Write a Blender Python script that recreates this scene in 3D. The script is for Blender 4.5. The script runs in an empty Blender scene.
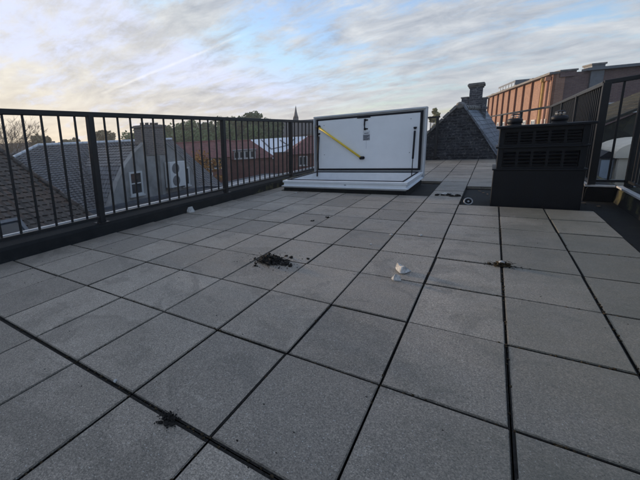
import bpy, bmesh, math, random
from mathutils import Vector, Matrix, noise
random.seed(7)
R = math.radians
SC = bpy.context.scene
COL = SC.collection

# ------------------------------------------------------------------ camera
cam = bpy.data.cameras.new('camera'); camo = bpy.data.objects.new('camera', cam); COL.objects.link(camo)
cam.sensor_fit = 'HORIZONTAL'; cam.sensor_width = 36.0
cam.lens = 358.65 / 640 * 36.0
cam.shift_x = (320 - 202.21) / 640; cam.shift_y = -(240 - 217.15) / 640
cam.clip_start = 0.02; cam.clip_end = 5000
EYE = Vector((-0.1256, -1.3971, 0.9897))
def aim(yaw, pit, rol):
    cy, sy, cp, sp = math.cos(yaw), math.sin(yaw), math.cos(pit), math.sin(pit)
    F = Vector((sy*cp, cy*cp, sp)); r0 = Vector((cy, -sy, 0)); u0 = r0.cross(F)
    r = r0*math.cos(rol) + u0*math.sin(rol); u = -r0*math.sin(rol) + u0*math.cos(rol)
    m = Matrix((r, u, -F)).transposed().to_4x4(); m.translation = EYE
    return m
camo.matrix_world = aim(-0.68137, -0.20604, -0.06198)
SC.camera = camo

# ------------------------------------------------------------------ light
SUN_AZ, SUN_EL = R(-76), R(7.0)          # azimuth from +Y, clockwise positive (so the sun is to the left)
sdir = Vector((math.sin(SUN_AZ)*math.cos(SUN_EL), math.cos(SUN_AZ)*math.cos(SUN_EL), math.sin(SUN_EL)))
sun = bpy.data.lights.new('sun', 'SUN'); sun.energy = 1.9; sun.angle = R(6.0); sun.color = (1.0, 0.78, 0.56)
suno = bpy.data.objects.new('sun', sun); COL.objects.link(suno)
suno.rotation_euler = (-sdir).to_track_quat('-Z', 'Y').to_euler()
SC.view_settings.view_transform = 'Standard'; SC.view_settings.look = 'None'
SC.view_settings.exposure = 1.3; SC.view_settings.gamma = 1.0; SC.view_settings.use_curve_mapping = False

W = bpy.data.worlds.new('World'); SC.world = W; W.use_nodes = True

class NT:
    """small node-tree writer"""
    def __init__(s, tree): s.t = tree; s.n = tree.nodes; s.l = tree.links; s.n.clear()
    def add(s, typ, ins=None, **kw):
        nd = s.n.new(typ)
        for k, v in kw.items(): setattr(nd, k, v)
        for k, v in (ins or {}).items(): s.put(nd.inputs[k], v)
        return nd
    def put(s, sock, v):
        if isinstance(v, bpy.types.NodeSocket): s.l.new(v, sock)
        elif isinstance(v, (tuple, list)) and len(v) == 3 and sock.type == 'RGBA': sock.default_value = (*v, 1)
        else: sock.default_value = v
    def math(s, op, a, b=None, c=None, clamp=False):
        nd = s.n.new('ShaderNodeMath'); nd.operation = op; nd.use_clamp = clamp
        for i, v in enumerate((a, b, c)):
            if v is not None: s.put(nd.inputs[i], v)
        return nd.outputs[0]
    def vec(s, op, a, b=None, out=0):
        nd = s.n.new('ShaderNodeVectorMath'); nd.operation = op
        s.put(nd.inputs[0], a)
        if b is not None: s.put(nd.inputs[3 if op == 'SCALE' else 1], b)
        return nd.outputs[1 if op in ('DOT_PRODUCT', 'LENGTH') else 0]
    def ramp(s, fac, stops, interp='LINEAR'):
        nd = s.n.new('ShaderNodeValToRGB'); nd.color_ramp.interpolation = interp
        e = nd.color_ramp.elements
        while len(e) > 1: e.remove(e[-1])
        for i, (p, c) in enumerate(stops):
            if i: el = e.new(p)
            else: el = e[0]; el.position = p
            el.color = (c, c, c, 1) if isinstance(c, (int, float)) else (*c, 1)
        s.put(nd.inputs[0], fac)
        return nd.outputs[0]
    def mix(s, fac, a, b, blend='MIX'):
        nd = s.n.new('ShaderNodeMix'); nd.data_type = 'RGBA'; nd.blend_type = blend; nd.clamp_factor = True
        s.put(nd.inputs[0], fac); s.put(nd.inputs[6], a); s.put(nd.inputs[7], b)
        return nd.outputs[2]
    def noise(s, vec, scale, detail=4, rough=0.55, dist=0.0):
        nd = s.add('ShaderNodeTexNoise', {'Scale': scale, 'Detail': detail, 'Roughness': rough, 'Distortion': dist})
        if vec is not None: s.l.new(vec, nd.inputs['Vector'])
        return nd.outputs[0]

def build_world():
    s = NT(W.node_tree)
    sky = s.add('ShaderNodeTexSky', sky_type='NISHITA', sun_disc=False, sun_elevation=SUN_EL, sun_rotation=SUN_AZ % (2*math.pi),
                altitude=10, air_density=1.0, dust_density=1.2, ozone_density=3.0)
    co = s.add('ShaderNodeTexCoord').outputs['Generated']
    d = s.vec('NORMALIZE', co)
    sp = s.add('ShaderNodeSeparateXYZ', {0: d})
    z = s.math('MAXIMUM', sp.outputs[2], 0.0)
    k = s.math('DIVIDE', 1.0, s.math('ADD', z, 0.22))       # a cloud deck overhead, flattened towards the horizon
    px = s.math('MULTIPLY', sp.outputs[0], k); py = s.math('MULTIPLY', sp.outputs[1], k)
    cp = s.add('ShaderNodeCombineXYZ', {0: px, 1: py, 2: 0.0}).outputs[0]
    mp = s.add('ShaderNodeMapping', {0: cp, 'Location': (1.4, 2.3, 0), 'Rotation': (0, 0, R(50)), 'Scale': (0.6, 1.3, 1)}).outputs[0]
    mp2 = s.add('ShaderNodeMapping', {0: cp, 'Location': (3.1, 1.7, 0), 'Rotation': (0, 0, R(25)), 'Scale': (0.85, 1.2, 1)}).outputs[0]
    n1 = s.noise(mp, 1.4, 12, 0.66, 0.35)      # veil of high cloud
    n2 = s.noise(mp2, 4.4, 12, 0.7, 0.3)       # small puffs
    n3 = s.noise(mp2, 0.8, 2, 0.5, 0.0)
    sdot = s.math('MAXIMUM', s.vec('DOT_PRODUCT', d, tuple(sdir)), 0.0)
    near = s.math('POWER', sdot, 7.0)                    # towards the sun the veil thickens
    a = s.math('ADD', s.math('MULTIPLY', n1, 0.5), s.math('MULTIPLY', n2, 0.5))
    a = s.math('ADD', a, s.math('MULTIPLY', s.math('SUBTRACT', n3, 0.5), 0.42))
    a = s.math('ADD', a, s.math('MULTIPLY', near, 0.07))
    low = s.math('SUBTRACT', 1.0, s.math('MULTIPLY', z, 4.0), clamp=True)
    a = s.math('ADD', a, s.math('MULTIPLY', low, 0.10))
    cov = s.ramp(a, [(0.435, 0.04), (0.61, 0.92)], 'EASE')
    # contrails: two great circles
    def trail(p, q, w0, ext):
        p, q = Vector(p).normalized(), Vector(q).normalized()
        nrm = p.cross(q).normalized(); mid = (p+q).normalized(); half = mid.angle(p)
        off = s.math('ABSOLUTE', s.math('ADD', s.vec('DOT_PRODUCT', d, tuple(nrm)), s.math('MULTIPLY', s.math('SUBTRACT', s.noise(d, 9.0, 3), 0.5), 0.006)))
        prof = s.math('SUBTRACT', 1.0, s.math('DIVIDE', off, w0), clamp=True)
        al = s.vec('DOT_PRODUCT', d, tuple(mid))
        m = s.ramp(al, [(math.cos(half*1.15), 0.0), (math.cos(half*0.7), 1.0)])
        br = s.ramp(s.noise(d, 26.0, 4), [(0.3, 0.35), (0.65, 1.0)])
        return s.math('MULTIPLY', s.math('MULTIPLY', s.math('MULTIPLY', prof, m), br), ext)
    t1 = trail((-0.80, 0.585, 0.13), (-0.5107, 0.8223, 0.251), 0.0048, 0.5)
    t2 = trail((-0.8512, 0.5144, 0.1045), (-0.509, 0.839, 0.192), 0.014, 0.26)
    shade = s.ramp(s.noise(mp2, 3.6, 8, 0.64, 0.4), [(0.34, 0.0), (0.72, 1.0)])
    cool = s.mix(shade, (1.02, 1.13, 1.32), (2.22, 2.28, 2.32))
    warm = s.mix(shade, (1.85, 1.78, 1.62), (2.65, 2.5, 2.15))
    cc = s.mix(s.math('POWER', sdot, 8.0), cool, warm)
    hor = s.math('POWER', s.math('SUBTRACT', 1.0, z, clamp=True), 12.0)
    cc = s.mix(s.math('MULTIPLY', hor, 0.75), cc, s.mix(s.math('POWER', sdot, 2.2), (1.8, 1.86, 2.0), (3.0, 2.25, 1.3)))
    skyc = s.vec('MULTIPLY', sky.outputs[0], (1.08, 1.03, 1.10))
    skyc = s.vec('MINIMUM', skyc, (2.3, 2.5, 3.3))
    skyc = s.mix(0.22, skyc, (1.25, 1.45, 1.75))
    cov = s.math('ADD', cov, s.math('MULTIPLY', s.math('MULTIPLY', hor, s.math('POWER', sdot, 3.0)), 0.5), clamp=True)
    col = s.mix(cov, skyc, cc)
    col = s.mix(s.math('ADD', t1, t2, clamp=True), col, s.mix(near, (2.9, 2.9, 2.9), (3.3, 3.1, 2.7)))
    bg = s.add('ShaderNodeBackground', {'Color': col, 'Strength': 0.15})
    s.l.new(bg.outputs[0], s.add('ShaderNodeOutputWorld').inputs[0])
build_world()

# ------------------------------------------------------------------ materials
def material(name, fn):
    m = bpy.data.materials.new(name); m.use_nodes = True
    s = NT(m.node_tree)
    b = s.add('ShaderNodeBsdfPrincipled')
    s.l.new(b.outputs[0], s.add('ShaderNodeOutputMaterial').inputs[0])
    fn(s, b)
    return m
def bump(s, b, h, strength, dist):
    nd = s.add('ShaderNodeBump', {'Strength': strength, 'Distance': dist, 'Height': h})
    s.l.new(nd.outputs[0], b.inputs['Normal'])
def objco(s): return s.add('ShaderNodeTexCoord').outputs['Object']
def uvco(s): return s.add('ShaderNodeTexCoord').outputs['UV']
def hsv(c, k): return tuple(min(1, x*k) for x in c)

def plain(name, c, rough=0.5, metal=0.0, var=0.2, scale=6.0, bmp=0.0, spec=0.5):
    def fn(s, b):
        co = objco(s)
        n = s.noise(co, scale, 5, 0.6)
        s.put(b.inputs['Base Color'], s.mix(s.ramp(n, [(0.3, 0.0), (0.7, 1.0)]), hsv(c, 1-var), hsv(c, 1+var)))
        s.put(b.inputs['Roughness'], s.math('ADD', s.math('MULTIPLY', n, 0.2), rough-0.1))
        b.inputs['Metallic'].default_value = metal; b.inputs['Specular IOR Level'].default_value = spec
        if bmp: bump(s, b, s.noise(co, scale*8, 4, 0.6), 0.4, bmp)
    return material(name, fn)

def tile_mat(s, b):
    co = objco(s)
    isl = s.add('ShaderNodeNewGeometry').outputs['Random Per Island']
    n1 = s.noise(co, 1.6, 6, 0.6, 0.3); n2 = s.noise(co, 7.0, 5, 0.65)
    grain = s.noise(co, 160, 4, 0.8)
    vor = s.add('ShaderNodeTexVoronoi', {'Scale': 210.0}); s.l.new(co, vor.inputs['Vector'])
    vf = s.add('ShaderNodeTexVoronoi', {'Scale': 380.0}); s.l.new(co, vf.inputs['Vector'])
    base = s.mix(s.ramp(isl, [(0, 0), (1, 1)]), (0.188, 0.164, 0.135), (0.325, 0.284, 0.234))
    base = s.mix(s.math('MULTIPLY', s.ramp(n1, [(0.38, 0), (0.66, 1)]), 0.6), base, (0.165, 0.145, 0.116))
    base = s.mix(s.math('MULTIPLY', s.ramp(n2, [(0.52, 0), (0.8, 1)]), 0.45), base, (0.365, 0.322, 0.265))
    n3 = s.noise(co, 2.6, 8, 0.68, 0.8)
    base = s.mix(s.math('MULTIPLY', s.ramp(n3, [(0.53, 0), (0.585, 1)]), 0.45), base, (0.125, 0.112, 0.092))     # old water marks
    n4 = s.noise(s.vec('ADD', co, (7, 3, 0)), 4.4, 7, 0.7, 0.6)
    base = s.mix(s.math('MULTIPLY', s.ramp(n4, [(0.60, 0), (0.66, 1)]), 0.30), base, (0.36, 0.325, 0.272))
    vc = s.add('ShaderNodeSeparateColor', {0: vor.outputs['Color']}); vd = s.add('ShaderNodeSeparateColor', {0: vf.outputs['Color']})
    base = s.mix(1.0, base, s.ramp(grain, [(0.34, 0.55), (0.5, 1.0), (0.66, 1.45)]), 'MULTIPLY')
    base = s.mix(1.0, base, s.ramp(vc.outputs[1], [(0.0, 0.78), (0.5, 1.0), (1.0, 1.22)]), 'MULTIPLY')     # aggregate grains
    base = s.mix(1.0, base, s.ramp(vd.outputs[1], [(0.0, 0.68), (0.5, 1.0), (1.0, 1.3)]), 'MULTIPLY')
    cell = s.math('LESS_THAN', vor.outputs['Distance'], 0.40)
    white = s.math('MULTIPLY', s.math('GREATER_THAN', vc.outputs[0], 0.975), cell)
    dark = s.math('MULTIPLY', s.math('LESS_THAN', vc.outputs[0], 0.035), cell)
    base = s.mix(s.math('MULTIPLY', white, 0.75), base, (0.5, 0.5, 0.48)); base = s.mix(s.math('MULTIPLY', dark, 0.85), base, (0.035, 0.034, 0.032))
    # green-black film creeping in from the gutter on the right
    sp = s.add('ShaderNodeSeparateXYZ', {0: co})
    wet = s.math('MULTIPLY', s.ramp(s.math('ADD', sp.outputs[0], s.math('MULTIPLY', n1, 1.2)), [(0.25, 0.0), (1.1, 1.0)]), 0.55)
    base = s.mix(wet, base, (0.12, 0.122, 0.09))
    s.put(b.inputs['Base Color'], base)
    s.put(b.inputs['Roughness'], s.ramp(n2, [(0.3, 0.46), (0.7, 0.66)]))
    b.inputs['Specular IOR Level'].default_value = 0.55
    bump(s, b, s.math('ADD', s.math('ADD', grain, s.math('MULTIPLY', vc.outputs[1], 0.35)), s.math('MULTIPLY', n2, 0.4)), 0.6, 0.0022)
M = {}
M['tile'] = material('concrete paver', tile_mat)

def deck_mat(s, b):
    co = objco(s); n = s.noise(co, 5, 6, 0.7); g = s.noise(co, 90, 3, 0.7)
    c = s.mix(s.ramp(n, [(0.45, 0), (0.7, 1)]), (0.007, 0.008, 0.009), (0.017, 0.019, 0.015))
    c = s.mix(s.ramp(g, [(0.62, 0), (0.75, 0.5)]), c, (0.10, 0.095, 0.08))
    s.put(b.inputs['Base Color'], c); b.inputs['Roughness'].default_value = 0.8
    b.inputs['Specular IOR Level'].default_value = 0.25
    bump(s, b, g, 0.6, 0.004)
M['deck'] = material('bitumen membrane', deck_mat)

def kerb_mat(s, b):
    co = objco(s); n = s.noise(co, 4, 6, 0.7); g = s.noise(co, 60, 3, 0.7)
    c = s.mix(s.ramp(n, [(0.3, 0), (0.75, 1)]), (0.010, 0.011, 0.012), (0.022, 0.023, 0.023))
    sp = s.add('ShaderNodeSeparateXYZ', {0: co})
    moss = s.math('MULTIPLY', s.ramp(s.noise(co, 3.2, 5, 0.65), [(0.48, 0), (0.62, 1)]), s.math('GREATER_THAN', sp.outputs[0], 0.0))
    c = s.mix(s.math('MULTIPLY', moss, 0.8), c, s.mix(g, (0.05, 0.055, 0.02), (0.17, 0.15, 0.075)))
    s.put(b.inputs['Base Color'], c); b.inputs['Roughness'].default_value = 0.9; b.inputs['Specular IOR Level'].default_value = 0.2
    bump(s, b, g, 0.5, 0.004)
M['kerb'] = material('bitumen upstand', kerb_mat)

M['rail'] = plain('painted steel black', (0.008, 0.009, 0.011), 0.45, 0.0, 0.25, 9, 0, 0.35)
M['trim'] = plain('aluminium trim', (0.62, 0.62, 0.62), 0.45, 0.3, 0.15, 14)
M['white'] = plain('white coated panel', (0.84, 0.85, 0.86), 0.4, 0, 0.04, 2.5)
M['frame'] = plain('light grey aluminium', (0.58, 0.60, 0.62), 0.35, 0.2, 0.06, 5)
M['curb'] = plain('white pvc', (0.76, 0.775, 0.79), 0.45, 0, 0.06, 5)
M['rubber'] = plain('black rubber', (0.007, 0.008, 0.013), 0.7, 0, 0.2, 20, 0, 0.3)
M['yellow'] = plain('yellow paint', (0.80, 0.56, 0.05), 0.6, 0, 0.08, 12)
M['label'] = plain('printed label', (0.30, 0.31, 0.34), 0.6, 0, 0.1, 60)
M['labelw'] = plain('paper label', (0.65, 0.66, 0.68), 0.6, 0, 0.05, 60)
M['steel'] = plain('zinc steel', (0.30, 0.31, 0.32), 0.45, 0.6, 0.1, 20)
M['plastic'] = plain('dark grey plastic', (0.0045, 0.0055, 0.008), 0.5, 0, 0.25, 10, 0.0005, 0.25)
M['cowl'] = plain('cast cowl', (0.007, 0.008, 0.012), 0.5, 0.0, 0.3, 14, 0, 0.3)
M['soil'] = plain('black soil', (0.019, 0.0175, 0.016), 0.95, 0, 0.7, 90, 0.004, 0.2)
M['mosscl'] = plain('dead moss', (0.040, 0.030, 0.017), 0.95, 0, 0.7, 70, 0.004, 0.2)
M['mortar'] = plain('white mortar', (0.44, 0.43, 0.41), 0.95, 0, 0.4, 45, 0.004)
M['leafdry'] = plain('dry leaf', (0.16, 0.09, 0.04), 0.8, 0, 0.4, 40)
M['glass'] = plain('window glass', (0.035, 0.042, 0.05), 0.08, 0, 0.2, 3)
M['paleglass'] = plain('pale glazing', (0.35, 0.42, 0.50), 0.12, 0, 0.12, 3)
M['greenglass'] = plain('green glazing', (0.10, 0.15, 0.14), 0.15, 0, 0.2, 3)
M['uwhite'] = plain('window paint', (0.52, 0.52, 0.505), 0.5, 0, 0.05, 5)
M['render'] = plain('grey render', (0.27, 0.26, 0.245), 0.9, 0, 0.3, 1.6, 0.006)
M['cream'] = plain('cream render', (0.66, 0.60, 0.49), 0.85, 0, 0.1, 2, 0.003)
M['slateflat'] = plain('flat roofing', (0.055, 0.056, 0.06), 0.9, 0, 0.25, 1.3, 0.003)
M['gravel'] = plain('pale gravel roofing', (0.36, 0.35, 0.34), 0.95, 0, 0.2, 3, 0.01)
M['sheet'] = plain('pale sheet roofing', (0.70, 0.72, 0.76), 0.5, 0, 0.08, 0.6)
M['lead'] = plain('lead flashing', (0.13, 0.14, 0.155), 0.5, 0.3, 0.2, 5)
M['bark'] = plain('bark', (0.075, 0.055, 0.042), 0.95, 0, 0.3, 8, 0.01)
M['ypipe'] = plain('ochre pipe', (0.48, 0.30, 0.09), 0.6, 0, 0.15, 3)
M['ppipe'] = plain('salmon pipe', (0.50, 0.24, 0.15), 0.5, 0, 0.15, 3)
M['ground'] = plain('street ground', (0.075, 0.08, 0.065), 0.95, 0, 0.4, 0.15)
M['acwhite'] = plain('unit casing', (0.62, 0.62, 0.60), 0.5, 0, 0.05, 4)
M['darkgrid'] = plain('fan grille', (0.17, 0.17, 0.17), 0.6, 0, 0.2, 30)

def brick(name, c1, c2, mortar, bw=0.22, bh=0.065, ms=0.012, var=0.25, stain=None, bmp=0.006, warp=0.0):
    def fn(s, b):
        uv = uvco(s)
        if warp: uv = s.vec('ADD', uv, s.vec('SCALE', s.vec('SUBTRACT', s.add('ShaderNodeTexNoise', {'Vector': uv, 'Scale': 5.0, 'Detail': 3.0}).outputs['Color'], (.5, .5, .5)), warp*2))
        br = s.add('ShaderNodeTexBrick', {'Color1': c1, 'Color2': c2, 'Mortar': mortar, 'Scale': 1.0, 'Mortar Size': ms, 'Mortar Smooth': 0.3, 'Bias': 0.0, 'Brick Width': bw, 'Row Height': bh})
        s.l.new(uv, br.inputs['Vector'])
        n = s.noise(uv, 2.0, 6, 0.65); n2 = s.noise(uv, 22, 4, 0.7)
        c = s.mix(1.0, br.outputs['Color'], s.ramp(n2, [(0.25, 1-var*1.6), (0.75, 1+var*1.6)]), 'MULTIPLY')
        c = s.mix(1.0, c, s.ramp(n, [(0.3, 1-var), (0.7, 1+var)]), 'MULTIPLY')
        if stain:
            c = s.mix(s.math('MULTIPLY', s.ramp(s.noise(uv, 9, 5, 0.75), [(0.54, 0), (0.68, 1)]), 0.75), c, stain)
        s.put(b.inputs['Base Color'], c); b.inputs['Roughness'].default_value = 0.9
        b.inputs['Specular IOR Level'].default_value = 0.3
        bump(s, b, s.math('SUBTRACT', s.math('MULTIPLY', n2, 0.4), br.outputs['Fac']), 0.7, bmp)
    return material(name, fn)
M['darkbrick'] = brick('dark weathered brick', (0.012, 0.0135, 0.018), (0.036, 0.038, 0.045), (0.05, 0.052, 0.057), 0.23, 0.085, 0.016, 0.5, (0.19, 0.185, 0.185), 0.014, 0.04)
M['sunlitbrick'] = brick('sunlit orange brick', (0.27, 0.14, 0.095), (0.34, 0.185, 0.125), (0.29, 0.22, 0.18), 0.22, 0.07, 0.01, 0.12)  # sunlit side of the brick building: warm light put into the colour
M['orangepier'] = brick('dark red brick', (0.17, 0.075, 0.045), (0.22, 0.10, 0.06), (0.2, 0.13, 0.1), 0.22, 0.07, 0.01, 0.12)
M['shadedbrick'] = brick('shaded purple brown brick', (0.135, 0.085, 0.085), (0.18, 0.115, 0.105), (0.17, 0.14, 0.13), 0.22, 0.07, 0.01, 0.15)  # unlit end of the same building: shade put into the colour
M['redbrick'] = brick('red brick', (0.17, 0.055, 0.045), (0.22, 0.08, 0.06), (0.2, 0.16, 0.14), 0.22, 0.07, 0.012, 0.15)
M['brownbrick'] = brick('brown brick', (0.14, 0.08, 0.06), (0.18, 0.1, 0.075), (0.2, 0.18, 0.16), 0.22, 0.07, 0.012, 0.2)
M['chimbrick'] = brick('chimney brick', (0.15, 0.13, 0.12), (0.20, 0.165, 0.15), (0.24, 0.22, 0.2), 0.22, 0.075, 0.012, 0.2)
M['lichenbrick'] = brick('lichened brick', (0.045, 0.048, 0.058), (0.08, 0.082, 0.095), (0.12, 0.12, 0.13), 0.21, 0.07, 0.012, 0.3, (0.36, 0.37, 0.38))

def rooftile(name, c, lo, hi, rough=0.55, patch=None):
    def fn(s, b):
        uv = uvco(s); isl = s.noise(uv, 3.5, 5, 0.65)
        vor = s.add('ShaderNodeTexVoronoi', {'Scale': 3.6}); s.l.new(uv, vor.inputs['Vector'])
        v = s.add('ShaderNodeSeparateColor', {0: vor.outputs['Color']}).outputs[0]
        k = s.math('ADD', s.math('MULTIPLY', isl, 0.6), s.math('MULTIPLY', v, 0.4))
        cc = s.mix(s.ramp(k, [(0.3, 0), (0.7, 1)]), hsv(c, lo), hsv(c, hi))
        if patch: cc = s.mix(s.math('MULTIPLY', s.ramp(s.noise(uv, 1.1, 6, 0.7), [(0.5, 0), (0.66, 1)]), 0.8), cc, patch)
        s.put(b.inputs['Base Color'], cc); b.inputs['Roughness'].default_value = rough
        bump(s, b, s.noise(uv, 40, 3, 0.6), 0.3, 0.004)
    return material(name, fn)
M['pantile'] = rooftile('grey pantile', (0.125, 0.120, 0.120), 0.7, 1.35, 0.42)
M['browntile'] = rooftile('brown pantile', (0.062, 0.051, 0.042), 0.55, 1.6, 0.65, (0.13, 0.07, 0.04))
M['redtile'] = rooftile('red roof tile', (0.15, 0.045, 0.042), 0.75, 1.3, 0.6)
M['slate'] = rooftile('slate', (0.10, 0.11, 0.13), 0.7, 1.35, 0.45)
M['darkroof'] = rooftile('dark roof', (0.06, 0.062, 0.07), 0.8, 1.2, 0.6)
M['mossroof'] = rooftile('mossy roof', (0.030, 0.030, 0.024), 0.6, 1.5, 0.9, (0.075, 0.07, 0.035))
M['coping'] = plain('ridge mortar', (0.17, 0.16, 0.15), 0.8, 0, 0.35, 7, 0.006)

def leafmat(name, c1, c2):
    def fn(s, b):
        isl = s.add('ShaderNodeNewGeometry').outputs['Random Per Island']
        s.put(b.inputs['Base Color'], s.mix(isl, c1, c2)); b.inputs['Roughness'].default_value = 0.7
        b.inputs['Specular IOR Level'].default_value = 0.3
    return material(name, fn)
M['green'] = leafmat('green foliage', (0.05, 0.10, 0.028), (0.11, 0.185, 0.06))
M['dgreen'] = leafmat('dark foliage', (0.035, 0.068, 0.024), (0.08, 0.13, 0.048))
M['olive'] = leafmat('olive foliage', (0.16, 0.135, 0.075), (0.26, 0.215, 0.12))
M['autumn'] = leafmat('autumn foliage', (0.20, 0.085, 0.02), (0.38, 0.20, 0.05))
M['poplar'] = leafmat('turning foliage', (0.2, 0.19, 0.07), (0.34, 0.29, 0.11))

# ------------------------------------------------------------------ mesh helpers
class MB:
    """collects geometry that becomes ONE mesh object"""
    def __init__(s): s.v = []; s.f = []; s.sm = []
    def face(s, pts, smooth=False):
        i = len(s.v); s.v += [tuple(p) for p in pts]; s.f.append(tuple(range(i, i+len(pts)))); s.sm.append(smooth)
    def box(s, x0, x1, y0, y1, z0, z1, rz=0.0, org=None, bev=0.0):
        bm = bmesh.new(); bmesh.ops.create_cube(bm, size=1)
        for v in bm.verts:
            v.co = Vector((x0+(v.co.x+.5)*(x1-x0), y0+(v.co.y+.5)*(y1-y0), z0+(v.co.z+.5)*(z1-z0)))
        if bev: bmesh.ops.bevel(bm, geom=list(bm.edges), offset=bev, segments=2, profile=0.6, affect='EDGES')
        if rz:
            o = Vector(org or ((x0+x1)/2, (y0+y1)/2, 0)); bmesh.ops.rotate(bm, cent=o, matrix=Matrix.Rotation(rz, 3, 'Z'), verts=bm.verts)
        s.bm(bm)
    def bm(s, bm, smooth=False):
        bm.verts.index_update(); i = len(s.v); s.v += [tuple(v.co) for v in bm.verts]
        for f in bm.faces: s.f.append(tuple(i+v.index for v in f.verts)); s.sm.append(smooth)
        bm.free()
    def tube(s, pts, r, n=8, cap=True, smooth=True):
        pts = [Vector(p) for p in pts]; rs = r if isinstance(r, (list, tuple)) else [r]*len(pts)
        base = len(s.v)
        for k, p in enumerate(pts):
            t = (pts[min(k+1, len(pts)-1)] - pts[max(k-1, 0)]).normalized()
            a = t.cross(Vector((0, 0, 1)) if abs(t.z) < .9 else Vector((1, 0, 0))).normalized(); b = t.cross(a)
            for q in range(n):
                an = 2*math.pi*q/n; s.v.append(tuple(p + (a*math.cos(an)+b*math.sin(an))*rs[k]))
        for k in range(len(pts)-1):
            for q in range(n):
                s.f.append((base+k*n+q, base+k*n+(q+1) % n, base+(k+1)*n+(q+1) % n, base+(k+1)*n+q)); s.sm.append(smooth)
        if cap:
            s.f.append(tuple(base+q for q in range(n))[::-1]); s.sm.append(False)
            s.f.append(tuple(base+(len(pts)-1)*n+q for q in range(n))); s.sm.append(False)
    def lathe(s, c, prof, n=20):
        base = len(s.v)
        for r, z in prof:
            for q in range(n): s.v.append((c[0]+r*math.cos(2*math.pi*q/n), c[1]+r*math.sin(2*math.pi*q/n), c[2]+z))
        for k in range(len(prof)-1):
            for q in range(n): s.f.append((base+k*n+q, base+k*n+(q+1) % n, base+(k+1)*n+(q+1) % n, base+(k+1)*n+q)); s.sm.append(True)
        s.f.append(tuple(base+q for q in range(n))[::-1]); s.sm.append(False)
        s.f.append(tuple(base+(len(prof)-1)*n+q for q in range(n))); s.sm.append(False)
    def prism(s, poly, off):
        """polygon (list of 3D points) extruded by the vector off"""
        off = Vector(off); a = [Vector(p) for p in poly]; b = [p+off for p in a]; n = len(a)
        nn = Vector((0, 0, 0))
        for k in range(n): nn += a[k].cross(a[(k+1) % n])
        if nn.dot(off) > 0: a, b = a[::-1], b[::-1]
        s.face(a); s.face(b[::-1])
        for k in range(n): s.face([a[k], b[k], b[(k+1) % n], a[(k+1) % n]][::-1] if False else [a[(k+1) % n], a[k], b[k], b[(k+1) % n]])
    def beam(s, p, q, w, h, up=(0, 0, 1), bev=0.0):
        p, q = Vector(p), Vector(q); t = (q-p).normalized(); u = Vector(up)
        sd = t.cross(u).normalized(); u = sd.cross(t)
        bm = bmesh.new(); bmesh.ops.create_cube(bm, size=1)
        if bev:
            for v in bm.verts: v.co = Vector((v.co.x*w, v.co.y*(q-p).length, v.co.z*h))
            bmesh.ops.bevel(bm, geom=list(bm.edges), offset=bev, segments=2, profile=0.6, affect='EDGES')
            for v in bm.verts: v.co = (p+q)/2 + sd*v.co.x + t*v.co.y + u*v.co.z
        else:
            for v in bm.verts: v.co = (p+q)/2 + sd*(v.co.x*w) + t*(v.co.y*(q-p).length) + u*(v.co.z*h)
        s.bm(bm)
    def mesh(s, name, org=(0, 0, 0)):
        me = bpy.data.meshes.new(name)
        me.from_pydata([(v[0]-org[0], v[1]-org[1], v[2]-org[2]) for v in s.v], [], s.f)
        me.polygons.foreach_set('use_smooth', s.sm)
        uvl = me.uv_layers.new(name='uv')
        for p in me.polygons:                              # metres along and up each face
            n = p.normal
            if abs(n.z) > 0.92: a, b = Vector((1, 0, 0)), Vector((0, 1, 0))
            else: a = Vector((0, 0, 1)).cross(n).normalized(); b = n.cross(a)
            for li in p.loop_indices:
                co = me.vertices[me.loops[li].vertex_index].co
                uvl.data[li].uv = (co.dot(a), co.dot(b))
        return me

def set_props(o, label=None, cat=None, group=None, kind=None):
    for k, v in (('label', label), ('category', cat), ('group', group), ('kind', kind)):
        if v: o[k] = v
    return o
def wloc(o):
    l = Vector((0, 0, 0))
    while o: l = l + o.location; o = o.parent
    return l
def obj(name, mb, mat, parent=None, at=None, **props):
    """mb holds world coordinates; the object's origin goes to `at` (or the parent's own)"""
    at = Vector(at) if at is not None else (wloc(parent) if parent else Vector((0, 0, 0)))
    me = mb.mesh(name, at); me.materials.append(M[mat])
    o = bpy.data.objects.new(name, me); COL.objects.link(o)
    if parent: o.parent = parent; o.location = at - wloc(parent)
    else: o.location = at
    return set_props(o, **props)
def thing(name, label, cat, loc, group=None):
    o = bpy.data.objects.new(name, None); COL.objects.link(o); o.location = loc; o.empty_display_size = 0.2
    return set_props(o, label, cat, group)
def inst(o, at, parent=None):
    """another copy of part o at the world point `at`, sharing its mesh"""
    parent = parent or o.parent
    c = o.copy(); COL.objects.link(c); c.parent = parent; c.location = Vector(at) - wloc(parent)
    return c

# ------------------------------------------------------------------ the setting
g = MB(); g.face([(-1500, -1500, -8), (1500, -1500, -8), (1500, 1500, -8), (-1500, 1500, -8)])
obj('ground', g, 'ground', kind='structure')
HX0, HX1, HY0, HY1 = -3.19, -1.085, 4.84, 6.47            # hatch curb outline
d = MB()
for x0, x1, y0, y1 in ((-3.95, HX0+.06, -5, 12.3), (HX1-.06, 1.42, -5, 12.3), (HX0+.06, HX1-.06, -5, HY0+.06), (HX0+.06, HX1-.06, HY1-.06, 12.3)):
    d.box(x0, x1, y0, y1, -8, -0.046)
obj('roof_deck', d, 'deck', kind='structure')

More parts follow.
